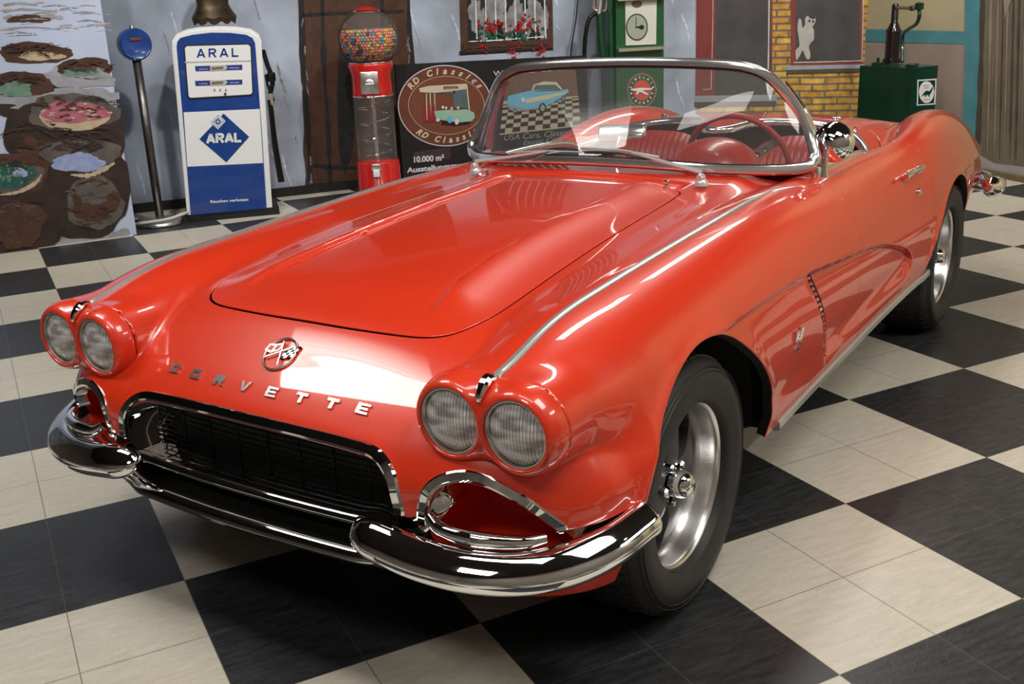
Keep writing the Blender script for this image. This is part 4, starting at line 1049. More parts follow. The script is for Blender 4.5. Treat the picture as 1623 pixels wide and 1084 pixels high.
for k in range(150):
    x = random.uniform(200, 1090); y = random.uniform(-120, 300); L_ = random.uniform(6, 30); WM.stroke(mb, [(x-L_*.3, y-L_), (x+random.uniform(-3, 3), y), (x+L_*.3, y+L_)], random.uniform(.8, 3.5), random.choice((8, 8, 3, 0)), .0008+k*.000004, .8, True)
# painted door
WM.poly(mb, [(470, -420), (480, 20), (492, 160), (494, 330), (662, 330), (660, 120), (648, 0), (640, -420)], 7)
for x0, w_ in ((482, 16), (500, 12), (528, 16), (556, 9), (640, 14)): WM.stroke(mb, [(x0-8, -300), (x0, 60), (x0+6, 170), (x0+10, 315)], w_, 1, .004)
WM.stroke(mb, [(474, -300), (479, 60), (486, 170), (494, 315)], 7, 2, .006, .5); WM.stroke(mb, [(508, -300), (512, 60), (520, 200), (524, 310)], 7, 2, .006, .5)
WM.stroke(mb, [(604, -200), (606, 20), (606, 60)], 6, 2, .006); WM.stroke(mb, [(644, -300), (648, 20), (654, 110), (657, 310)], 5, 2, .006, .6)
WM.blob(mb, 548, 160, 14, 112, 2, .005, wob=.03); WM.stroke(mb, [(480, 24), (560, 20), (640, 18)], 5, 2, .006); WM.stroke(mb, [(495, 262), (545, 266), (600, 264)], 5, 2, .006, .6)
for k in range(26):
    x = random.choice((487, 652)); y = random.uniform(10, 300); WM.stroke(mb, [(x+(y-150)*.05, y), (x+(y-150)*.05+random.uniform(-3, 3), y+14)], 1.6, 3, .007, .8)
# painted window with bars and geraniums
WM.poly(mb, [(722, -300), (730, 88), (877, 80), (872, -300)], 7); WM.poly(mb, [(733, -300), (742, 70), (866, 64), (862, -300)], 2, .003)
for i in range(9): WM.blob(mb, 752+i*13.5, 20+random.uniform(-12, 20), 9, 26, 3, .004+.0003*i, wob=.15)
for i in range(8): WM.stroke(mb, [(751+i*16, -250), (754+i*15.6, 0), (756+i*15.6, 62)], 2.2, 4, .008, .3)
WM.stroke(mb, [(735, 74), (800, 70), (866, 66)], 9, 1, .008); WM.stroke(mb, [(728, 84), (800, 80), (876, 76)], 4, 2, .009, .5); WM.stroke(mb, [(743, 66), (800, 63), (862, 58)], 2, 4, .010, .5)
for cx in (776, 832):
    for k in range(26): WM.blob(mb, cx+random.gauss(0, 13), 54+random.gauss(0, 7), random.uniform(1.5, 4), random.uniform(1.5, 3.5), 6, .011+k*.0001, 12, .2)
    for k in range(30): WM.blob(mb, cx+random.gauss(0, 13), 42+random.gauss(0, 6), random.uniform(1.2, 3.2), random.uniform(1.2, 3), 5, .014+k*.0001, 12, .25)
for cx in (763, 812, 860): 
    for k in range(16): WM.blob(mb, cx+random.gauss(0, 6), 78+random.gauss(0, 8), random.uniform(1, 2.4), random.uniform(1, 2.6), 5, .014+k*.0001, 10, .3)
tag(mb.build('wall_left', [M[k] for k in mats], smooth=False), kind='structure')
# --- brick wall
def brick_mat():
    m = mat('painted_brick', (.5, .28, .05), .85); nt = m.node_tree; N = nt.nodes.new; b_ = nt.nodes['Principled BSDF']
    tc = N('ShaderNodeTexCoord'); br = N('ShaderNodeTexBrick'); br.offset = .5
    br.inputs['Color1'].default_value = (.50, .24, .035, 1); br.inputs['Color2'].default_value = (.62, .38, .07, 1); br.inputs['Mortar'].default_value = (.15, .13, .10, 1)
    br.inputs['Scale'].default_value = 1; br.inputs['Brick Width'].default_value = .225; br.inputs['Row Height'].default_value = .0600; br.inputs['Mortar Size'].default_value = .0105; br.inputs['Mortar Smooth'].default_value = .3
    nz = N('ShaderNodeTexNoise'); nz.inputs['Scale'].default_value = 6; nz.inputs['Detail'].default_value = 8
    ad = N('ShaderNodeVectorMath'); ad.operation = 'MULTIPLY_ADD'; ad.inputs[1].default_value = (.02, .02, .02)
    sw_ = N('ShaderNodeSeparateXYZ'); cb = N('ShaderNodeCombineXYZ'); nt.links.new(tc.outputs['Object'], sw_.inputs[0])
    nt.links.new(sw_.outputs[0], cb.inputs[0]); nt.links.new(sw_.outputs[2], cb.inputs[1])
    nt.links.new(nz.outputs['Color'], ad.inputs[0]); nt.links.new(cb.outputs[0], ad.inputs[2]); nt.links.new(ad.outputs[0], br.inputs['Vector'])
    mx = N('ShaderNodeMix'); mx.data_type = 'RGBA'; mx.blend_type = 'MULTIPLY'; mx.inputs[0].default_value = .55; nt.links.new(br.outputs['Color'], mx.inputs[6]); nt.links.new(nz.outputs['Color'], mx.inputs[7])
    n2 = N('ShaderNodeTexNoise'); n2.inputs['Scale'].default_value = 14; n2.inputs['Detail'].default_value = 6; rr = N('ShaderNodeMapRange'); rr.inputs[1].default_value = .3; rr.inputs[2].default_value = .7; rr.inputs[3].default_value = .5; rr.inputs[4].default_value = 1.15
    nt.links.new(tc.outputs['Object'], n2.inputs['Vector']); nt.links.new(n2.outputs['Fac'], rr.inputs[0]); nt.links.new(rr.outputs[0], mx.inputs[7]); mx.inputs[0].default_value = 1
    nt.links.new(mx.outputs[2], b_.inputs['Base Color']); return m
M['brick'] = brick_mat()
WB = Plane(P_PC, A_B); Lb = float(np.linalg.norm(P_BM-P_PC))
pm('frame_red', (.22, .05, .045), (.16, .035, .03), 6); pm('night_glass', (.035, .033, .035), (.085, .08, .08), 4, con=1.4, det=9); pm('sill_grey', (.30, .32, .34), (.22, .24, .26), 8)
pm('cat_white', (.42, .40, .37), (.30, .29, .27), 12); pm('cream', (.50, .43, .25), (.40, .34, .22), 3, con=1.5); pm('mauve', (.37, .29, .23), (.28, .22, .19), 3, con=1.5); pm('turquoise', (.10, .30, .33), (.06, .20, .24), 6)
pm('curtain_paint', (.21, .17, .12), (.13, .11, .08), 5); pm('curtain_light', (.30, .25, .19), (.22, .18, .13), 8); pm('mauve_dark', (.27, .20, .16), (.34, .27, .22), 8); pm('curtain_dark', (.055, .045, .035), (.09, .075, .055), 10); pm('lightline', (.55, .50, .47), (.4, .38, .36), 10); pm('pale_plinth', (.40, .38, .36), (.30, .28, .27), 6)
mb = MB(); mb.add([(0, 0, 0), (Lb, 0, 0), (Lb, 0, WALL_H), (0, 0, WALL_H)], [(0, 1, 2, 3)], 0)
bw = MB()
def pq(pts, m, off): WB.poly(bw, pts, m, off)
pq([(1090, -400), (1092, 168), (1112, 168), (1112, -400)], 1, .003); pq([(1112, -400), (1112, 162), (1224, 160), (1226, -400)], 1, .004)
pq([(1136, -400), (1134, 152), (1222, 150), (1220, -400)], 2, .006)
WB.stroke(bw, [(1103, -300), (1102, 0), (1098, 160)], 2, 6, .007); WB.stroke(bw, [(1130, -300), (1130, 0), (1127, 140)], 1, 5, .007); WB.stroke(bw, [(1127, 141), (1114, 142)], 1, 5, .007); WB.stroke(bw, [(1221, -300), (1219, 0), (1217, 155)], 2, 5, .008)
pq([(1094, 152), (1094, 162), (1232, 160), (1230, 150)], 3, .010); pq([(1092, 161), (1092, 170), (1230, 168), (1230, 160)], 6, .008)
pq([(1254, -400), (1253, 107), (1368, 103), (1372, -400)], 1, .004); pq([(1262, -400), (1261, 99), (1363, 96), (1366, -400)], 2, .006)
WB.stroke(bw, [(1258, 99), (1310, 98), (1366, 96)], 1.6, 5, .009); WB.stroke(bw, [(1368.5, -300), (1368, 0), (1366, 98)], 1.4, 5, .009)
pq([(1246, 104), (1246, 111), (1366, 108), (1368, 102)], 3, .012); pq([(1248, 111), (1247, 117), (1365, 114), (1366, 108)], 6, .010)
cat = [(1262, 95), (1261, 80), (1267, 73), (1266, 60), (1264, 45), (1266, 30), (1270, 32), (1272, 44), (1276, 38), (1276, 30), (1280, 25), (1284, 29), (1289, 30), (1293, 26), (1292, 36), (1288, 42), (1290, 48), (1290, 62), (1285, 68), (1282, 74), (1284, 84), (1284, 92), (1279, 94), (1275, 86), (1272, 80), (1268, 88), (1264, 94)]
pq([tuple(p[:2]) for p in catmull([(x, y, 0) for x, y in cat], 4, True)], 4, .010)
WB.blob(bw, 1283, 33, 2.0, 2.2, 2, .012, 12); WB.blob(bw, 1289, 34, 2.0, 2.2, 2, .012, 12); WB.blob(bw, 1291, 28, 2.2, 1.8, 2, .0125, 12)
o = mb.build('wall_back', [M['brick'], M['frame_red'], M['night_glass'], M['sill_grey'], M['cat_white'], M['lightline'], M['curtain_dark']], smooth=False)
dB = D2(A_B+180) ; rz = math.atan2(dB[1], dB[0]); P0b = P_PC
o.location = (P0b[0], P0b[1], 0); 
dd = P_BM-P_PC; o.rotation_euler = (0, 0, math.atan2(dd[1], dd[0])); mw = Matrix.Translation(o.location) @ Euler(o.rotation_euler).to_matrix().to_4x4(); inv = mw.inverted()
me = o.data; n0 = 4; V = [tuple(v.co) for v in me.vertices]+[tuple(inv @ Vector(v)) for v in bw.V]; F = [tuple(p.vertices) for p in me.polygons]+[tuple(i+4 for i in f) for f in bw.F]
me.clear_geometry(); me.from_pydata(V, [], F); me.polygons.foreach_set('material_index', [0]+bw.M); me.update(); tag(o, kind='structure')
# --- curtain wall
WC = Plane(P_PC, A_C); mb = MB(); a, b = P_PC, P_CR
mb.add([(a[0], a[1], 0), (b[0], b[1], 0), (b[0], b[1], WALL_H), (a[0], a[1], WALL_H)], [(0, 1, 2, 3)], 0)
WC.poly(mb, [(1371, 70), (1371, 300), (1535, 300), (1533, 68)], 1, .003); WC.poly(mb, [(1371, 46), (1371, 66), (1533, 70), (1533, 50)], 2, .005)
WC.poly(mb, [(1530, -300), (1529, 120), (1524, 210), (1534, 275), (1548, 276), (1552, 150), (1562, 0), (1563, -300)], 2, .007)
WC.poly(mb, [(1556, -300), (1552, 150), (1548, 280), (1700, 320), (1700, -300)], 7, .004)
WC.poly(mb, [(1564, -300), (1558, 100), (1554, 245), (1575, 258), (1610, 262), (1700, 275), (1700, -300)], 3, .006)
WC.stroke(mb, [(1562, -200), (1555, 90), (1549, 245)], 7, 4, .009, .3)
for k in range(15):
    x = 1568+k*9+random.uniform(-2, 2); WC.stroke(mb, [(x+8, -200), (x+3, 60), (x-2, 250+k*.9)], random.uniform(1.5, 4.5), random.choice((4, 4, 8)), .010+k*.0002, .5, True)
WC.poly(mb, [(1589, -20), (1592, 30), (1610, -20)], 8, .014)
WC.blob(mb, 1528, 170, 6, 80, 6, .004, wob=.2)
tag(mb.build('wall_right', [M[k] for k in ('cream', 'mauve', 'turquoise', 'curtain_paint', 'curtain_dark', 'lightline', 'mauve_dark', 'pale_plinth', 'curtain_light')], smooth=False), kind='structure')
wd = mat('wood_trim', (.20, .13, .06), .7, noise=(8, (.13, .08, .04), 5, 2)); c0 = WC.at(1546, 270, .0); c1 = np.array([P_CR[0], P_CR[1], 0]); dv = (c1-c0)*[1, 1, 0]; Ln = np.linalg.norm(dv); V, F = box(Ln, .03, .045, (Ln/2, 0, .0225), .004)
o = mesh('baseboard_right', V, F, wd, smooth=False); nrm_ = (CAMP-c0)*[1, 1, 0]; o.location = (c0[0], c0[1], 0); o.rotation_euler = (0, 0, math.atan2(dv[1], dv[0])); 
o.location = Vector((c0[0], c0[1], 0))+Vector((D2(A_C-90)[0], D2(A_C-90)[1], 0))*.02; tag(o, kind='structure')
V, F = box(9.0, .03, .07, (4.5, 0, .035)); o = mesh('baseboard_left', V, F, M['black'], smooth=False); q = P_ML; dv = P_BM-P_ML; o.location = (q[0]+D2(A_M-90)[0]*.02, q[1]+D2(A_M-90)[1]*.02, 0); o.rotation_euler = (0, 0, math.atan2(dv[1], dv[0])); tag(o, kind='structure')
print('wall checks', P_BM, P_PC, P_CR)

# --- painted backdrop board at the far left
PP = Plane((-2.358, -4.441), 150.9); PP.clampx = lambda y: 171+45*(y+0)/372; e0 = PP.at(217, 372); e1 = PP.at(-420, 470)
def board(name, plane, pxs, th, mats, fn, mi0=0):
    """pxs: 4 picture corners on the plane; builds a board of thickness th behind it and adds the picture"""
    mb = MB(); A = [plane.at(x, y) for x, y in pxs]; B = [plane.at(x, y, 0) for x, y in pxs]
    a_ = math.radians(plane.a); n = np.array([-math.sin(a_), math.cos(a_), 0]); n = n if (CAMP-A[0])@n > 0 else -n
    B = [p-n*th for p in A]; mb.add(A+B, [(0, 1, 2, 3), (7, 6, 5, 4), (0, 4, 5, 1), (1, 5, 6, 2), (2, 6, 7, 3), (3, 7, 4, 0)], mi0); fn(mb); return mb
pm('pot_brown', (.10, .045, .03), (.035, .02, .015), 12, con=1.4); pm('pot_dark', (.018, .014, .013), (.05, .03, .025), 10); pm('pot_grey', (.13, .115, .105), (.06, .045, .04), 14, con=1.4)
pm('spice_pink', (.28, .055, .09), (.42, .16, .20), 22, con=1.6); pm('spice_blue', (.16, .22, .45), (.36, .40, .55), 20, con=1.5); pm('spice_green', (.03, .16, .08), (.20, .26, .24), 18, con=1.6); pm('spice_cream', (.48, .40, .28), (.38, .28, .20), 15); pm('canvas_blue', (.45, .52, .68), (.36, .42, .56), 3)
pm('spice_navy', (.015, .03, .055), (.03, .14, .08), 18); pm('canvas_grey', (.18, .17, .18), (.35, .37, .42), 9)
def pots(mb):
    q = PP
    for y, x1, w_ in ((8, 60, 3), (18, 90, 3), (28, 100, 5), (46, 95, 2)): q.stroke(mb, [(5, y), (x1*.5, y-3), (x1, y)], w_, 10, .003, .8)
    q.blob(mb, 45, 30, 34, 6, 1, .004, wob=.15)
    q.blob(mb, 55, 84, 58, 17, 1, .004, rot=.02); q.blob(mb, 66, 89, 37, 7, 7, .006, wob=.09)
    q.blob(mb, 120, 122, 62, 18, 10, .0045, wob=.12); q.blob(mb, 136, 108, 44, 17, 1, .005); q.blob(mb, 140, 116, 34, 9, 10, .0055, wob=.15); q.blob(mb, 126, 114, 27, 7, 6, .007, wob=.12)
    q.blob(mb, 30, 150, 66, 34, 2, .005); q.blob(mb, 28, 134, 58, 20, 1, .006); q.blob(mb, 22, 142, 30, 12, 6, .007, wob=.12)
    q.blob(mb, 100, 160, 110, 20, 10, .0052, wob=.2)
    q.blob(mb, 105, 215, 98, 56, 2, .006, sq=2.6, wob=.03); q.blob(mb, 115, 178, 72, 30, 3, .008); q.blob(mb, 118, 186, 56, 21, 7, .009, wob=.03); q.blob(mb, 118, 178, 54, 17, 4, .010, wob=.07); q.blob(mb, 55, 238, 30, 20, 1, .007, wob=.15)
    q.blob(mb, 130, 300, 76, 76, 2, .009, sq=2.6, wob=.03); q.blob(mb, 128, 245, 64, 27, 3, .011); q.blob(mb, 124, 258, 42, 15, 5, .012, wob=.08); q.stroke(mb, [(112, 277), (140, 278), (165, 268), (182, 258)], 7, 7, .013, .35, True)
    q.blob(mb, 148, 322, 48, 42, 3, .012, wob=.05); q.blob(mb, 150, 318, 38, 34, 1, .0125, wob=.07); q.blob(mb, 148, 305, 28, 18, 3, .013, wob=.12)
    q.blob(mb, 25, 330, 82, 74, 2, .014, sq=2.6, wob=.03); q.blob(mb, 18, 275, 62, 32, 1, .015); q.blob(mb, 18, 280, 52, 25, 3, .016); q.blob(mb, 14, 277, 42, 21, 8, .017, wob=.06); q.blob(mb, 32, 274, 12, 7, 5, .018, wob=.15); q.stroke(mb, [(0, 309), (30, 304), (56, 290), (66, 276)], 6, 7, .018, .3, True)
    q.blob(mb, 28, 355, 44, 38, 1, .0185, wob=.08); q.stroke(mb, [(5, 399), (100, 383), (170, 378), (205, 366)], 12, 10, .006, .4)
    for cx, cy, rx, ry, ms in ((148, 325, 46, 40, (1, 3, 2)), (28, 352, 48, 42, (1, 3, 2)), (118, 165, 66, 12, (1, 10, 2)), (128, 232, 56, 9, (10, 1, 2)), (18, 258, 50, 7, (10, 1, 2)), (55, 78, 52, 9, (10, 1, 2)), (140, 104, 40, 8, (10, 1)), (28, 124, 50, 8, (2, 10, 1)), (150, 215, 40, 12, (1, 2, 2)), (60, 215, 50, 22, (1, 2, 2))):
        for k in range(26):
            a_ = random.uniform(0, 6.28); r_ = random.random()**.5; x = cx+rx*r_*math.cos(a_); y = cy+ry*r_*math.sin(a_); L_ = random.uniform(4, 14); t_ = random.uniform(-.5, .5)
            q.stroke(mb, [(x-L_, y-L_*t_), (x, y-1.5), (x+L_, y+L_*t_)], random.uniform(.8, 2.6), random.choice([m_ for m_ in ms if m_ != 10] or [1]), .0192+k*.00003, .6, True)
    for k in range(70):
        x = random.uniform(0, 200); y = random.uniform(-100, 60); L_ = random.uniform(8, 26); q.stroke(mb, [(x-L_, y), (x, y-2), (x+L_, y+random.uniform(-2, 2))], random.uniform(.6, 2), random.choice((10, 0, 10, 7)), .0035+k*.00002, .8, True)
    for k in range(24): q.blob(mb, 45+random.gauss(0, 12)-30, 276+random.gauss(0, 10), 2.2, 1.8, 6, .019+k*.0001, 10, .3)
    for k in range(40): q.blob(mb, 118+random.gauss(0, 22), 180+random.gauss(0, 7), 5, 1.6, random.choice((4, 7, 1)), .0105+k*.0001, 10, .3)
mb = board('x', PP, [(217, 372), (172, -20), (150, -420), (-700, -420), (-640, 500)], 0, None, lambda m: None) if False else MB()
zt_ = 2.6; A = [np.array([e0[0], e0[1], .0]), np.array([e1[0], e1[1], .0])]; n_ = np.append(D2(150.9-90), 0); n_ = n_ if (CAMP-e0)@n_ > 0 else -n_
B8 = [A[0], A[1], A[1]+[0, 0, zt_], A[0]+[0, 0, zt_]]; B8 = B8+[p-n_*.035 for p in B8]
mb.add(B8, [(0, 1, 2, 3), (7, 6, 5, 4), (0, 4, 5, 1), (1, 5, 6, 2), (2, 6, 7, 3), (3, 7, 4, 0)], 0); pots(mb)
o = mb.build('painted_board', [M[k] for k in ('canvas_blue', 'pot_brown', 'pot_dark', 'pot_grey', 'spice_pink', 'spice_blue', 'spice_green', 'spice_cream', 'spice_navy', 'mural_black', 'canvas_grey')], smooth=False)
tag(o, 'tall blue board painted with clay pots of coloured spices at the far left', 'painted board')

# --- air post with blue round head
lb = hit(255, 356, (-2.687, -4.565), 130); t = empty('air_post', (-2.687, -4.565, 0)); tag(t, 'grey metal post with round blue head and heavy disc base beside the pump', 'post')
V, F = lathe([(.0001, 0), (.165, 0), (.168, .012), (.150, .035), (.06, .052), (.035, .06), (.0001, .06)], 40); mesh('base', V, F, M['chrome_soft'], t)
V, F = lathe([(.030, .055), (.030, 1.17), (.0001, 1.17)], 24); pole_m = mat('worn_steel', (.16, .155, .15), .35, .9, noise=(20, (.09, .085, .08), 5, 2)); mesh('pole', V, F, pole_m, t)
M['enamel_blue'] = mat('enamel_blue', (.012, .055, .26), .25, 0, .5, noise=(9, (.010, .04, .19), 4, 2)); M['enamel_white'] = mat('enamel_white', (.72, .74, .76), .25, 0, .4)
av = np.arctan2(CAMP[1]+4.565, CAMP[0]+2.687)
mb = MB(); V, F = lathe([(.0001, -.07), (.09, -.07), (.108, -.05), (.112, 0), (.108, .045), (.098, .055), (.09, .050), (.0001, .050)], 40, 'x'); Rz = Euler((0, 0, av+.25)).to_matrix()
mb.add([tuple(Rz @ Vector(v)+Vector((0, 0, 1.265))) for v in V], F); mb.add(*lathe([(.016, 0), (.014, .02), (.0001, .022)], 12, c=(0, 0, 1.372)), 1); hd_ = mb.build('meter_head', [M['enamel_blue'], M['chrome_soft']], t)
V, F = box(.006, .08, .022, (.053, 0, .035), .002); mesh('meter_window', [tuple(Rz @ Vector(v)+Vector((0, 0, 1.265))) for v in V], F, mat('rust_window', (.12, .03, .02), .6), hd_)
# --- cable coil on the floor by the post
cb = catmull([(-2.47, -4.72, .012), (-2.50, -4.50, .05), (-2.60, -4.36, .07), (-2.73, -4.33, .09), (-2.80, -4.40, .07)], 8); V, F = tube(cb, .012, 8)
o = mesh('white_cable', V, F, mat('white_rubber', (.5, .48, .42), .6)); tag(o, 'white cable looped over the disc base of the post', 'cable')
cb = catmull([(-2.40, -4.80, .45), (-2.46, -4.76, .30), (-2.56, -4.74, .12), (-2.62, -4.80, .02), (-2.80, -4.72, .010), (-2.90, -4.66, .012)], 8); V, F = tube(cb, .006, 8); o = mesh('black_cable', V, F, M['black']); tag(o, 'thin black cable on the floor behind the post', 'cable')

# --- blue and white petrol pump
AP = 140.0; PU = Plane((-2.82, -4.41), AP); dr = np.append(D2(AP), 0); nb = np.append(D2(AP-90), 0); nb = nb if (CAMP-np.array([-2.82, -4.41, 0]))@nb > 0 else -nb
pump = empty('petrol_pump', (-3.05, -4.22, 0)); tag(pump, 'blue and white petrol pump with ARAL lettering beside the painted board', 'petrol pump'); poff = Vector(pump.location)
def loc(mbx, par_off=poff): mbx.V = [tuple(Vector(v)-par_off) for v in mbx.V]; return mbx
def extr(plane, pts, off0, off1, mb, m=0):
    n = len(pts); V = [plane.at(x, y, 0)+0 for x, y in pts]; a_ = math.radians(plane.a); nn = np.array([-math.sin(a_), math.cos(a_), 0]); nn = nn if (CAMP-V[0])@nn > 0 else -nn
    V = [v+nn*off1 for v in V]+[v+nn*off0 for v in V]; F = [tuple(range(n)), tuple(reversed(range(n, 2*n)))]+[(i, n+i, n+(i+1) % n, (i+1) % n) for i in range(n)]; mb.add(V, F, m)
case = [(297, 346), (284, 200), (273, 78)]+[(273, 64), (280, 54), (295, 47), (315, 43), (345, 41), (375, 42), (398, 46), (410, 54), (414, 64)]+[(423, 200), (432, 336)]
mb = MB(); extr(PU, case, -.36, 0, mb); extr(PU, [(c[0]*.965+12.5, c[1]*.965+7) if c[1] < 300 else c for c in case], 0, .012, mb); loc(mb); cs = mb.build('casing', M['enamel_white'], pump, auto=30)
mb = MB(); mb.add(*[list(x) for x in (lambda r: r)((lambda: (lambda V: (V, [(0, 1, 2, 3), (7, 6, 5, 4), (0, 4, 5, 1), (1, 5, 6, 2), (2, 6, 7, 3), (3, 7, 4, 0)]))([np.array([*(p[:2]), z]) for z in (0, .055) for p in [PU.at(295.5, 350)+nb*.02, PU.at(295.5, 350)-nb*.37, PU.at(295.5, 350)-nb*.37+dr*.67, PU.at(295.5, 350)+nb*.02+dr*.67]]))())]); 
mb.F = [(0, 1, 2, 3), (7, 6, 5, 4), (0, 4, 5, 1), (1, 5, 6, 2), (2, 6, 7, 3), (3, 7, 4, 0)]; mb.M = [0]*6; loc(mb).build('plinth', M['black'], pump, smooth=False)
face = [(302.5, 343), (291, 200), (280, 74), (281, 66), (286, 60), (305, 55), (335, 51.5), (365, 52), (390, 55), (400, 60), (404, 68), (414, 200), (422.5, 334)]
mb = MB(); extr(PU, face, 0, .020, mb); PU.poly(mb, [(291, 178), (411.6, 172.7), (417, 258.3), (297, 264.2)], 1, .0215)
PU.poly(mb, [(354.5, 180), (395, 217), (358.7, 257.3), (316, 220.5)], 0, .023); PU.poly(mb, [(345.5, 180), (357.5, 192), (345.5, 205), (333, 193.5)], 1, .025); PU.poly(mb, [(345.5, 182), (355.5, 192), (345.5, 203), (335, 193.5)], 0, .0255); PU.poly(mb, [(345.5, 183), (354.5, 192), (345.5, 202), (336, 193.5)], 1, .026)
for dx, dy in ((0, -6), (6, 0), (0, 6), (-6, 0), (-3, -3), (3, 3), (3, -3), (-3, 3)): PU.blob(mb, 345.3+dx*.85, 192.8+dy*.85, 1.3, 1.5, 0, .027, 8, 0)
PU.blob(mb, 345.3, 192.8, 3.2, 3.4, 0, .027, 20, 0); PU.blob(mb, 345.3, 192.8, 1.6, 1.8, 1, .0275, 12, 0)
block(PU, mb, 'ARAL', 328.5, 227, 383.5, 224.5, 14.2, 4.0, 1, .027); PU.text(mb, 'Rauchen verboten', 333.5, 319.8, 393.5, 316.2, 4.6, 1, .022, bold=.02)
loc(mb).build('front_panel', [M['enamel_blue'], M['enamel_white']], pump, smooth=False)
mb = MB(); extr(PU, [(291, 75), (295, 71), (394, 68.5), (398.5, 72), (401.5, 147), (398, 151), (301, 157), (297, 153)], .018, .026, mb, 1); extr(PU, [(293, 76), (296, 73), (393, 70.5), (396.5, 74), (399.5, 146), (397, 149), (302, 154.5), (299, 152)], .02, .028, mb, 0)
PU.poly(mb, [(292.5, 98), (397.5, 95.5), (397.5, 97), (292.5, 99.5)], 3, .031)
for y0, y1, y2, y3 in ((104.8, 102.6, 110.6, 113), (128.2, 126, 133.8, 136.2)):
    PU.poly(mb, [(309, y0), (384, y1), (384, y2), (310, y3)], 2, .030); PU.poly(mb, [(333, y0-.5), (357, y1+.4), (361, (y1+y2)/2+.3), (357, y2+.6), (333, y3-.4)], 3, .032); PU.poly(mb, [(335, y0+1.6), (354, y1+2.4), (354, y2-1.5), (335, y3-2.4)], 4, .033)
    PU.text(mb, '00000', 336, y3-3.6, 353, y2-2.6, 3.2, 5, .034); PU.text(mb, 'BETRAG' if y0 < 110 else 'LITER', 316, y3-3.2, 329, y3-3.6, 1.8, 0, .031); PU.text(mb, 'PFENNIG' if y0 < 110 else 'MENGE', 364, y2-2.6, 379, y2-3, 1.8, 0, .031)
block(PU, mb, 'ARAL', 313, 91.3, 379, 89.6, 13.6, 2.7, 2, .030, .62)
for x in (340, 349, 358): PU.poly(mb, [(x-1.2, 141), (x+1.2, 140.8), (x+1.2, 145), (x-1.2, 145.2)], 4, .030)
PU.blob(mb, 357, 149, 2.2, 2.4, 5, .031, 14, 0)
loc(mb).build('meter_window', [M['enamel_white'], M['black'], M['enamel_blue'], mat('meter_plate', (.42, .42, .40), .5), mat('meter_digits', (.22, .17, .13), .6), M['darkgrey']], pump, smooth=False)
# nozzle and hose on its right flank
q = lambda x, y, o=-.15: Vector(PU.at(x, y, o))
mb = MB(); mb.add(*tube([q(418, 84), q(424, 104), q(430, 118), q(432, 132), q(428, 150)], .018, 10)); mb.add(*tube([q(421, 118), q(424, 135), q(430, 150), q(434, 160)], .010, 8)); mb.add(*box(.05, .05, .07, tuple(q(430, 122)), .012)); mb.add(*tube([q(428, 148), q(431, 166)], .020, 10), 1)
mb.add(*lathe([(.02, -.01), (.02, .01)], 12, 'y', tuple(q(417, 83)))); loc(mb).build('nozzle', [M['blackgloss'], M['chrome_soft']], pump)
mb = MB(); mb.add(*tube(catmull([q(427, 158), q(430, 178), q(434, 215), q(440, 255), q(446, 288)], 8), .022, 12, scale=np.linspace(.8, 1.15, 33))); loc(mb).build('hose', M['blackgloss'], pump)
# bronze ornament standing on the pump
on = PU.at(342, 46, -.15); bz = mat('aged_bronze', (.09, .06, .035), .45, .6, noise=(12, (.03, .022, .015), 5, 2))
mb = MB(); V = []; F = []; n = 48
for r, h, sc_ in ((.0001, .03, 0), (.10, .02, 0), (.155, -.005, .03), (.165, .02, .012), (.135, .06, 0), (.115, .10, 0), (.122, .16, 0), (.125, .30, 0), (.10, .38, 0), (.06, .44, 0), (.0001, .46, 0)):
    for i in range(n): a = 2*PI*i/n; V.append((r*math.cos(a)*1.05, r*math.sin(a)*.8, h-sc_*abs(math.sin(a*5))))
for j in range(10):
    for i in range(n): F.append((j*n+i, j*n+(i+1) % n, (j+1)*n+(i+1) % n, (j+1)*n+i))
mb.add(V, F); o = mb.build('bronze_ornament', bz); o.location = (on[0], on[1], PU.at(342, 42)[2]+.045); tag(o, 'dark bronze ornament with scalloped foot standing on the ARAL pump', 'ornament')

# --- gumball machine
gx, gy = -4.14, -3.70; gm = empty('gumball_machine', (gx, gy, 0)); tag(gm, 'tall red gumball machine with glass globe before the painted door', 'gumball machine')
M['gum_red'] = mat('machine_red', (.48, .012, .010), .22, 0, .6); M['clear'] = glass_mat('clear_plastic', (.96, .965, .97), .02, 1.12); add_veil(M['clear'], .05); ang = math.atan2(CAMP[1]-gy, CAMP[0]-gx)-.10; Rg = Euler((0, 0, ang)).to_matrix()  # pale haze mixed into the plastic so its edges look light grey
mesh('base', *lathe([(.0001, 0), (.20, 0), (.20, .02), (.172, .06), (.168, .285), (.160, .295), (.0001, .295)], 40), M['gum_red'], gm)
V, F = lathe([(.155, .296), (.155, .80)], 40, cap=False); mesh('clear_column', V, F, M['clear'], gm)
mb = MB(); mb.add(*lathe([(.014, .295), (.014, .80)], 12)); 
mb.add(*tube([(.125*math.cos(t), .125*math.sin(t), .34+.42*t/(2*PI*3.4)) for t in np.linspace(0, 2*PI*3.4, 120)], .0045, 6)); mb.build('spiral_track', M['chrome'], gm)
mesh('collar', *lathe([(.150, .785), (.158, .795), (.152, .82), (.152, .95), (.175, 1.02), (.165, 1.035), (.0001, 1.035)], 40), M['gum_red'], gm)
mesh('collar_ring', *lathe([(.1575, .783), (.162, .788), (.1575, .795)], 40, cap=False), M['chrome'], gm)
mesh('collar_ring', *lathe([(.165, 1.033), (.172, 1.038), (.165, 1.043)], 40, cap=False), M['chrome'], gm)
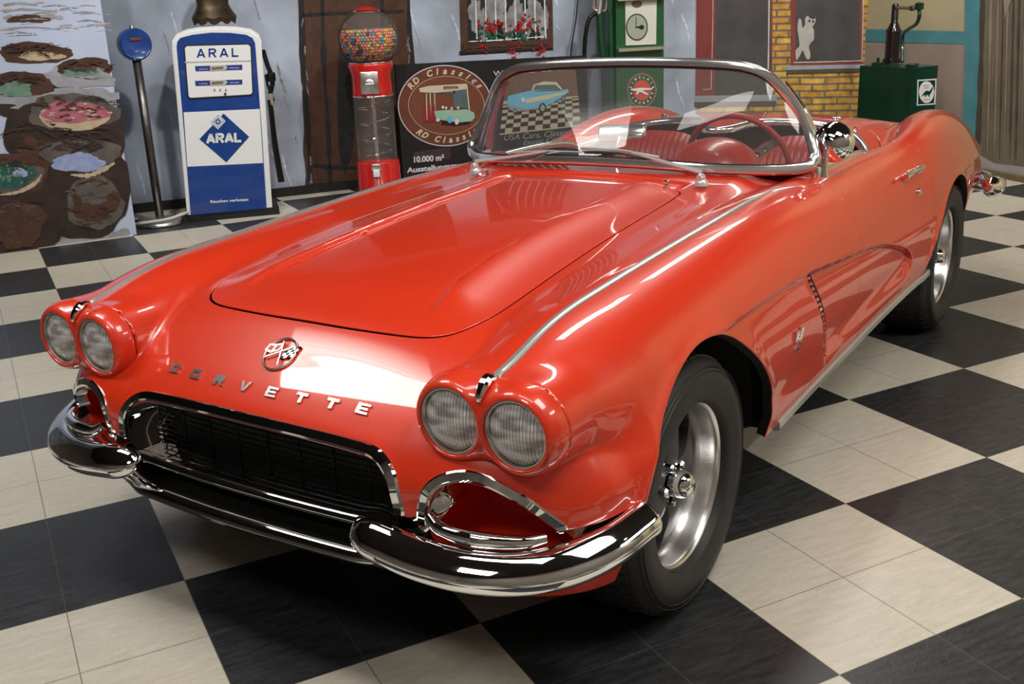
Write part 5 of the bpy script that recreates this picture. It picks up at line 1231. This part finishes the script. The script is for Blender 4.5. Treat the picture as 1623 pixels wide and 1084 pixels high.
mb = MB(); V, F = box(.012, .135, .165, (.158, 0, .895), .008); mb.add([tuple(Rg @ Vector(v)) for v in V], F); V, F = lathe([(.038, .164), (.038, .176), (.028, .180), (.0001, .180)], 24, 'x', (0, 0, .885)); mb.add([tuple(Rg @ Vector(v)) for v in V], F)
V, F = box(.02, .07, .014, (.186, 0, .885), .004); mb.add([tuple(Rg @ Vector(v)) for v in V], F); mb.build('coin_mechanism', M['alu'], gm)
mb = MB(); V, F = box(.03, .075, .05, (.168, .0, .262), .006); mb.add([tuple(Rg @ Vector(v)) for v in V], F); mb.build('chute', M['alu'], gm); V, F = box(.02, .050, .055, (.182, 0, .215), .004); mesh('chute_flap', [tuple(Rg @ Vector(v)) for v in V], F, M['enamel_white'], gm)
GC = 1.205; GR = .225
prof = [(GR*math.sin(t), GC-GR*math.cos(t)) for t in np.linspace(.78, PI-.40, 26)]; mesh('globe', *lathe(prof, 56, cap=False), M['clear'], gm)
mb = MB(); mb.add(*lathe([(.10, GC+.200), (.10, GC+.212), (.07, GC+.226), (.03, GC+.236), (.0001, GC+.238)], 40), 0); mb.add(*lathe([(.103, GC+.196), (.106, GC+.202), (.103, GC+.208)], 40, cap=False), 1); mb.build('lid', [M['gum_red'], M['chrome']], gm)
# gumballs
br = .0122; pts = []; s_ = br*2.04; k = 0
for kz in range(-12, 12):
    for ky in range(-12, 13):
        for kx in range(-12, 13):
            x = (kx+.5*(ky % 2)+.5*(kz % 2))*s_; y = (ky*.866+.2887*(kz % 2)*1)*s_; z = kz*.8165*s_
            if math.sqrt(x*x+y*y+z*z) < GR-br-.006 and GC+z < GC+.075 and GC+z > GC-.155: pts.append((x, y, GC+z))
pts = sorted(pts, key=lambda p: (p[0]-(CAMP[0]-gx))**2+(p[1]-(CAMP[1]-gy))**2+(p[2]-CAMP[2])**2)
out = [p for p in pts if True]; surf = [p for p in pts if math.sqrt(p[0]**2+p[1]**2+(p[2]-GC)**2) > GR-br-.006-.026 and (p[0]*math.cos(ang)+p[1]*math.sin(ang)) > 0] 
surf = surf[:300]; ss = set(surf); rest = [p for p in pts if p not in ss]
cols = {'yellow': (.62, .42, .01), 'pink': (.60, .14, .13), 'blue': (.02, .25, .45), 'dark': (.02, .02, .04), 'orange': (.60, .17, .05)}
V, F = lathe([(br*math.sin(t)+1e-5, -br*math.cos(t)) for t in np.linspace(0, PI, 8)], 12, cap=False); gmesh = {}
for c, rgb in cols.items():
    me = bpy.data.meshes.new('gumball'); me.from_pydata([tuple(v) for v in V], [], F); me.materials.append(mat('gum_'+c, rgb, .3)); me.polygons.foreach_set('use_smooth', [True]*len(F)); gmesh[c] = me
names_ = ['pink', 'pink', 'pink', 'yellow', 'yellow', 'blue', 'dark', 'orange']
for p in surf:
    c = random.choice(names_); o = bpy.data.objects.new('gumball', gmesh[c]); o.location = (gx+p[0], gy+p[1], p[2]); COL.objects.link(o); tag(o, c+' gumball in the pile inside the glass globe', 'gumball', c+' gumballs in the globe')
mb = MB()
for p in rest: mb.add([tuple(np.array(v)+p) for v in V[::1]], F, random.randrange(5))
o = mb.build('gumball_fill', [gmesh[c].materials[0] for c in ('pink', 'yellow', 'blue', 'dark', 'orange')], auto=60); o.location = (gx, gy, 0); tag(o, 'mixed gumballs filling the rear of the glass globe', 'gumballs', kind='stuff')

# --- black advertising board
PB = Plane((-4.22, -3.87), 141.0); pm('board_black', (.012, .011, .012), (.02, .018, .02), 5, rough=.45); pm('roundel_brown', (.14, .045, .028), (.12, .038, .024), 8); pm('roundel_inner', (.16, .055, .03), (.14, .048, .028), 8); pm('print_cream', (.55, .48, .36), (.48, .42, .32), 10)
pm('print_mint', (.22, .40, .30), (.30, .46, .36), 14); pm('print_grey', (.30, .30, .30), (.22, .22, .22), 14); pm('print_red', (.30, .02, .03), (.22, .02, .03), 14); pm('print_teal', (.06, .10, .12), (.10, .13, .14), 14); pm('print_blue', (.10, .36, .52), (.14, .42, .56), 10); pm('print_wood', (.16, .09, .06), (.10, .06, .045), 20); pm('print_tile', (.42, .36, .26), (.34, .29, .21), 10); pm('print_purple', (.045, .03, .04), (.04, .028, .036), 10); pm('print_white', (.62, .60, .66), (.52, .50, .56), 10)
adv = MB(); bd = np.array([PB.at(626, 103), PB.at(642, 300), PB.at(932, 300), PB.at(930, 88)]); 
zt1, zt2 = bd[0][2], bd[3][2]; ztop = (zt1+zt2)/2
nbd = np.append(D2(141-90), 0); nbd = nbd if (CAMP-bd[0])@nbd > 0 else -nbd
c_ = [np.array([bd[0][0], bd[0][1], 0]), np.array([bd[3][0], bd[3][1], 0]), np.array([bd[3][0], bd[3][1], zt2]), np.array([bd[0][0], bd[0][1], zt1])]; c_ += [p-nbd*.05 for p in c_]
adv.add(c_, [(0, 1, 2, 3), (7, 6, 5, 4), (0, 4, 5, 1), (1, 5, 6, 2), (2, 6, 7, 3), (3, 7, 4, 0)], 0)
B_ = lambda *a_, **k_: PB.blob(adv, *a_, n=64, wob=0, **k_)
B_(705.5, 167.5, 75, 64.5, 12, off=.003, rot=.03); B_(705.5, 167.5, 73.5, 63, 1, off=.004, rot=.03); B_(707.5, 167, 60.5, 46.5, 3, off=.0045, rot=.03); B_(707.5, 167, 59.8, 45.8, 2, off=.005, rot=.03)
P_ = lambda pts, m, off=.007: PB.poly(adv, pts, m, off)
P_([(664, 140), (680, 136), (740, 132.5), (741, 141), (722, 144), (690, 147), (666, 146)], 3); P_([(703, 137), (726, 136.5), (726, 140.5), (703, 141.5)], 10, .009); PB.text(adv, 'SIGNAL', 706, 140.4, 724, 139.6, 2.4, 3, .010)
P_([(666, 146), (690, 147), (722, 144), (721, 149), (700, 147), (680, 149)], 8, .008); P_([(718, 144), (741, 141), (743, 172), (718, 170)], 7, .008); P_([(741, 136), (745, 176), (743, 176), (739, 136)], 3, .009)
for x in (675, 681, 688): P_([(x, 148), (x+1.6, 148), (x+2.6, 190), (x+1, 190)], 3, .009)
for x in (672, 679, 686): P_([(x, 166), (x+1.5, 164), (x+3, 166), (x+5, 193), (x-1, 194)], 6, .010)
P_([(688, 176), (700, 175), (712, 174), (722, 175), (738, 173), (751, 178), (753, 186), (748, 192), (730, 194), (712, 192), (692, 189)], 4, .011); P_([(700, 197), (720, 199), (744, 196), (746, 192), (700, 192)], 0, .0105); B_(724, 193, 3.2, 4.6, 12, off=.012); B_(694, 190, 3, 3, 12, off=.012)
for x, y in ((702, 170), (707, 171), (716, 172), (726, 171)): B_(x, y, 2, 2.6, 12 if x < 705 else 3, off=.012)
B_(713, 189, 4, 6, 9, off=.013)
PB.arc(adv, 'RD Classics', 706, 167.5, 66.5, 54.5, 146, 36, 10.5, 3, .008, bold=.045, shear=.25, wfac=.95); PB.arc(adv, 'RD Classics', 707, 168, 66.5, 54, 230, 322, 10.2, 3, .008, bold=.045, inside=True, shear=.25, wfac=.9)
P_([(655, 241), (713, 233), (715, 252), (658, 258)], 11, .003); PB.text(adv, '10.000 m²', 656, 253.5, 704, 250, 9.5, 12, .006, bold=.03); PB.text(adv, 'Ausstellungsraum', 645, 270.5, 742, 260.5, 8.5, 12, .006, bold=.03)
PB.text(adv, 'WWW.RD-CLASSICS', 782, 117, 917, 106, 8, 12, .006)
# printed photo of a blue car on a checker floor
P_([(801, 116), (915, 104), (917, 200), (792, 214)], 9+0, .003) if False else P_([(802, 118), (912, 107), (917, 160), (798, 166)], 10, .003); P_([(798, 160), (917, 152), (920, 200), (792, 214)], 11+2, .004)
for i in range(9):
    for j in range(11):
        if (i+j) % 2: continue
        def gp_(u, v): return (798-6*v+(119+5*v)*u*(1)+8*v*(u-.5), 166+(v**1.5)*46-12*u-2*v*u)
        P_([gp_(j/11, i/9), gp_((j+1)/11, i/9), gp_((j+1)/11, (i+1)/9), gp_(j/11, (i+1)/9)], 0, .005)
P_([(804, 158), (806, 152), (830, 146), (838, 144), (852, 145), (884, 144), (900, 141), (902, 146), (888, 156), (870, 166), (862, 170), (838, 175), (812, 176), (804, 168)], 9, .008); P_([(842, 144), (846, 134), (862, 129), (882, 130), (892, 142)], 14, .007); P_([(845, 143), (849, 135), (880, 134), (889, 142)], 7, .0075); P_([(832, 157), (868, 150), (900, 145), (888, 151), (866, 158), (834, 164)], 3, .009)
for x, y, r in ((860, 171, 8), (816, 176, 4), (893, 156, 4)): B_(x, y, r*.75, r, 0, off=.010); B_(x, y, r*.45, r*.65, 5, off=.011)
B_(829, 158, 3, 4, 12, off=.0105); P_([(804, 166), (834, 172), (850, 168), (850, 171), (834, 176), (804, 170)], 5, .010)
PB.text(adv, 'USA Cars, Classic Cars', 799, 219, 932, 207, 9.5, 5, .007, shear=.3); PB.text(adv, 'Exotic Cars', 829, 227, 890, 219, 7, 5, .007, shear=.3)
o = adv.build('advertising_board', [M[k] for k in ('board_black', 'roundel_brown', 'roundel_inner', 'print_cream', 'print_mint', 'print_grey', 'print_red', 'print_teal', 'print_teal', 'print_blue', 'print_wood', 'print_purple', 'print_white', 'print_tile', 'print_cream')], smooth=False)
tag(o, 'black advertising board with brown oval RD Classics emblem and blue car picture', 'sign')

# --- green pump seen through the windshield
PG = Plane((-5.92, -2.55), 140.0); gp0 = PG.at(977, 100); gp1 = PG.at(1052, 100); wg = float(np.linalg.norm((gp1-gp0)[:2])); gpump = empty('green_petrol_pump', (*( (gp0+gp1)/2)[:2], 0)); tag(gpump, 'tall green petrol pump with round dial behind the windshield', 'petrol pump')
po = Vector(gpump.location); M['pump_green'] = mat('pump_green', (.010, .075, .028), .35, 0, .3, noise=(4, (.008, .06, .022), 4, 2)); M['pump_dark'] = mat('pump_dark_green', (.008, .05, .022), .4)
ng = np.append(D2(140-90), 0); ng = ng if (CAMP-gp0)@ng > 0 else -ng; dg_ = np.append(D2(140), 0)
def slab(mb, P, w_, d_, z0, z1, m=0):
    A = [P, P+dg_*w_, P+dg_*w_-ng*d_, P-ng*d_]; V = [np.array([a[0], a[1], z]) for z in (z0, z1) for a in A]; mb.add(V, [(3, 2, 1, 0), (4, 5, 6, 7), (0, 1, 5, 4), (1, 2, 6, 5), (2, 3, 7, 6), (3, 0, 4, 7)], m)
mb = MB(); slab(mb, gp0, wg, .30, .06, 1.9); slab(mb, gp0-dg_*.02+ng*.02, wg+.04, .36, 0, .06, 1); slab(mb, gp0-dg_*.035-ng*.05, .035, .22, .06, 1.9, 0); loc(mb, po).build('cabinet', [M['pump_green'], M['black']], gpump, smooth=False)
mb = MB(); extr(PG, [(990, -6), (991, 72), (1039, 70), (1040, -8)], 0, .012, mb); loc(mb, po).build('dial_plate', mat('dial_plate', (.50, .52, .46), .4), gpump, smooth=False)
mb = MB(); PG.blob(mb, 1009.5, 43, 17.5, 21.5, 1, .014, n=48, wob=0); PG.blob(mb, 1009.5, 43, 15.5, 19, 0, .016, n=48, wob=0); PG.stroke(mb, [(1008, 27), (1008.3, 34), (1008.5, 40)], 1, 2, .018, 0); PG.blob(mb, 1017, 43, 4, 3.5, 2, .020, n=20, wob=0); PG.stroke(mb, [(1007, 43), (1012, 43), (1018, 43)], 2.5, 2, .019, 0); PG.blob(mb, 1009.5, 6, 8.5, 6, 3, .015, n=24, wob=0)
loc(mb, po).build('dial', [mat('dial_face', (.28, .32, .25), .3), M['darkgrey'], M['black'], mat('brass_plate', (.16, .10, .05), .4, .5)], gpump, smooth=False)
for pts_ in ([(977, 77), (978, 82), (1050, 77.5), (1050, 73)], [(975, 0), (977, 2), (1052, -2), (1052, -6)]): mb = MB(); extr(PG, pts_, 0, .05, mb); loc(mb, po).build('shelf_bar', M['chrome_soft'], gpump, smooth=False)
mb = MB()
for r_, m_, o_ in ((1, 0, .003), (.94, 1, .005), (.60, 2, .007)): PG.blob(mb, 1017.3, 143, 23.2*r_, 27*r_, m_, o_, n=48, wob=0)
PG.arc(mb, 'SINCLAIR', 1017.3, 143, 17.8, 20.6, 168, 12, 4.4, 3, .009, bold=.02, wfac=.9); PG.arc(mb, 'AIRCRAFT', 1017.3, 143, 17.6, 20.6, 194, 346, 4.4, 3, .009, bold=.02, inside=True, wfac=.9)
PG.poly(mb, [(1000, 141), (1016, 139), (1034, 140), (1034, 142), (1018, 143), (1026, 148), (1028, 150), (1024, 150), (1014, 145), (1010, 150), (1008, 149), (1010, 144), (1000, 143)], 3, .010)
loc(mb, po).build('round_emblem', [mat('emblem_rim', (.45, .12, .08), .5), M['pump_green'], mat('emblem_red', (.55, .05, .03), .5), M['enamel_white']], gpump, smooth=False)
qg = lambda x, y, o_=-.12: Vector(PG.at(x, y, o_)); mb = MB()
mb.add(*tube([qg(952, -8), qg(951, 10), qg(949, 22)], .028, 12), 1); mb.add(*tube([qg(942, -6), qg(941, 14), qg(948, 20), qg(960, 16), qg(962, 0)], .012, 8), 1); loc(mb, po).build('nozzle', [M['black'], M['chrome_soft']], gpump)
mb = MB(); mb.add(*tube(catmull([qg(945, 20), qg(934, 30), qg(928, 55), qg(926, 90), qg(924, 160), qg(930, 230)], 8), .018, 12)); loc(mb, po).build('hose', M['blackgloss'], gpump)
mb = MB(); mb.add(*tube([qg(950, 24), qg(952, 60), qg(955, 90)], .030, 12)); loc(mb, po).build('nozzle_guard', M['pump_dark'], gpump)
cbp = [WM.at(918, -60, .04), WM.at(914, 20, .04), WM.at(904, 90, .05), WM.at(900, 200, .05)]; V, F = tube(catmull(cbp, 6), .006, 6); o = mesh('wall_cable', V, F, M['black']); tag(o, 'thin black cable hanging down the blue wall left of the green pump', 'cable')

# --- green oil cabinet with hand pump
ocd = 9.0; d_ = RMc @ np.array([(1447-811.5)/FPX, -(108-542)/FPX, -1.]); d_ /= np.linalg.norm(d_); oc = CAMP+d_*ocd; print('oil cabinet top', oc)
oz = oc[2]; cabn = empty('oil_cabinet', (oc[0], oc[1], 0)); tag(cabn, 'dark green oil cabinet with hand pump and white dinosaur sticker', 'oil cabinet')
dl = np.append(D2(245), 0); dr2 = np.append(D2(155), 0)
def wid(px, py, ang_): p = hit(px, py, oc[:2], ang_); return float(np.linalg.norm((p-oc)[:2]))
wl = wid(1363, 106, 245); wr = wid(1487, 104, 155); M['cab_green'] = mat('cabinet_green', (.003, .028, .014), .3, 0, .3)
V = [np.array([*(q_[:2]), z]) for z in (-0.0, oz) for q_ in (np.zeros(3), dl*wl, dl*wl+dr2*wr, dr2*wr)]; mb = MB(); mb.add(V, [(3, 2, 1, 0), (4, 5, 6, 7), (0, 1, 5, 4), (1, 2, 6, 5), (2, 3, 7, 6), (3, 0, 4, 7)]); bb = mb.build('cabinet_body', M['cab_green'], cabn, smooth=False)
PS = Plane(oc[:2], 155); mb = MB(); P_ = lambda pts, m, off: PS.poly(mb, [(x, y) for x, y in pts], m, off)
P_([(1454, 126.5), (1484.5, 124.5), (1482.5, 165.5), (1453, 167.5)], 0, .004); P_([(1456, 128.5), (1482.5, 126.8), (1480.5, 163.5), (1455, 165.5)], 1, .005); PS.blob(mb, 1468.5, 146, 12, 17.3, 0, .006, n=40, wob=0)
dino = [(1460, 153), (1463, 149), (1466, 145), (1470, 143.5), (1473, 145), (1475, 142), (1477, 139), (1478.5, 138), (1478.5, 140), (1477, 144), (1475.5, 148), (1473.5, 150), (1473.5, 153.5), (1472, 153.5), (1471.5, 150.5), (1468, 150.5), (1467.5, 153.5), (1466, 153.5), (1466, 150), (1463, 151.5)]
P_(dino, 1, .008); PS.text(mb, 'DINO', 1463.5, 136, 1472, 135.4, 2.2, 2, .008); PS.text(mb, 'SUPREME', 1464, 139.8, 1471.5, 139.3, 1.6, 2, .008); PS.text(mb, 'GASOLINE', 1462, 158.5, 1474, 157.8, 2.0, 2, .008)
loc(mb, Vector(cabn.location)).build('sticker', [M['enamel_white'], M['cab_green'], mat('sticker_red', (.5, .05, .08), .5)], bb, smooth=False)
ctrp = (dl*wl*.52+dr2*wr*.42); cz = oz
def hp(px, py): p = hit(px, py, (oc+ctrp)[:2], 200); return Vector(p)-Vector(cabn.location)
mb = MB(); c3 = hp(1413, 100); hgt = lambda y: hp(1416, y).z
mb.add(*lathe([(.075, cz), (.075, cz+.03), (.058, cz+.04), (.058, hgt(52)), (.064, hgt(51)), (.064, hgt(49)), (.045, hgt(42)), (.028, hgt(34)), (.028, hgt(8)), (.020, hgt(5)), (.0001, hgt(4))], 24, c=(c3.x, c3.y, 0)))
mb.build('hand_pump', mat('oil_black', (.010, .006, .006), .2, 0, .4), cabn)
mb = MB(); mb.add(*tube([hp(1420, 12), hp(1440, 13), hp(1458, 12)], .013, 10)); mb.add(*lathe([(.0001, -.03), (.03, -.02), (.03, .02), (.0001, .03)], 12, c=tuple(hp(1457, 10)))); mb.add(*lathe([(.0001, -.02), (.02, -.015), (.02, .015), (.0001, .02)], 12, c=tuple(hp(1446, 13))))
mb.add(*tube(catmull([hp(1457, 14), hp(1457, 26), hp(1452, 38), hp(1440, 46), hp(1432, 54), hp(1430, 70), hp(1430, 98)], 6), .013, 10)); mb.build('crank_arm', M['cab_green'], cabn)
mb = MB(); mb.add(*box(.10, .07, .02, tuple(Vector((*(dl*wl*.85+dr2*wr*.4)[:2], cz+.012))))); mb.add(*lathe([(.012, 0), (.012, .05), (.02, .055), (.0001, .06)], 12, c=(*(dl*wl*.85+dr2*wr*.4)[:2], cz))); mb.build('filler_cap', M['cab_green'], cabn)
mb = MB(); mb.add(*box(.14, .07, .02, tuple(Vector((*(dl*wl*.2+dr2*wr*.4)[:2], cz+.012))), .004)); mb.build('lid_plate', M['cab_green'], cabn)
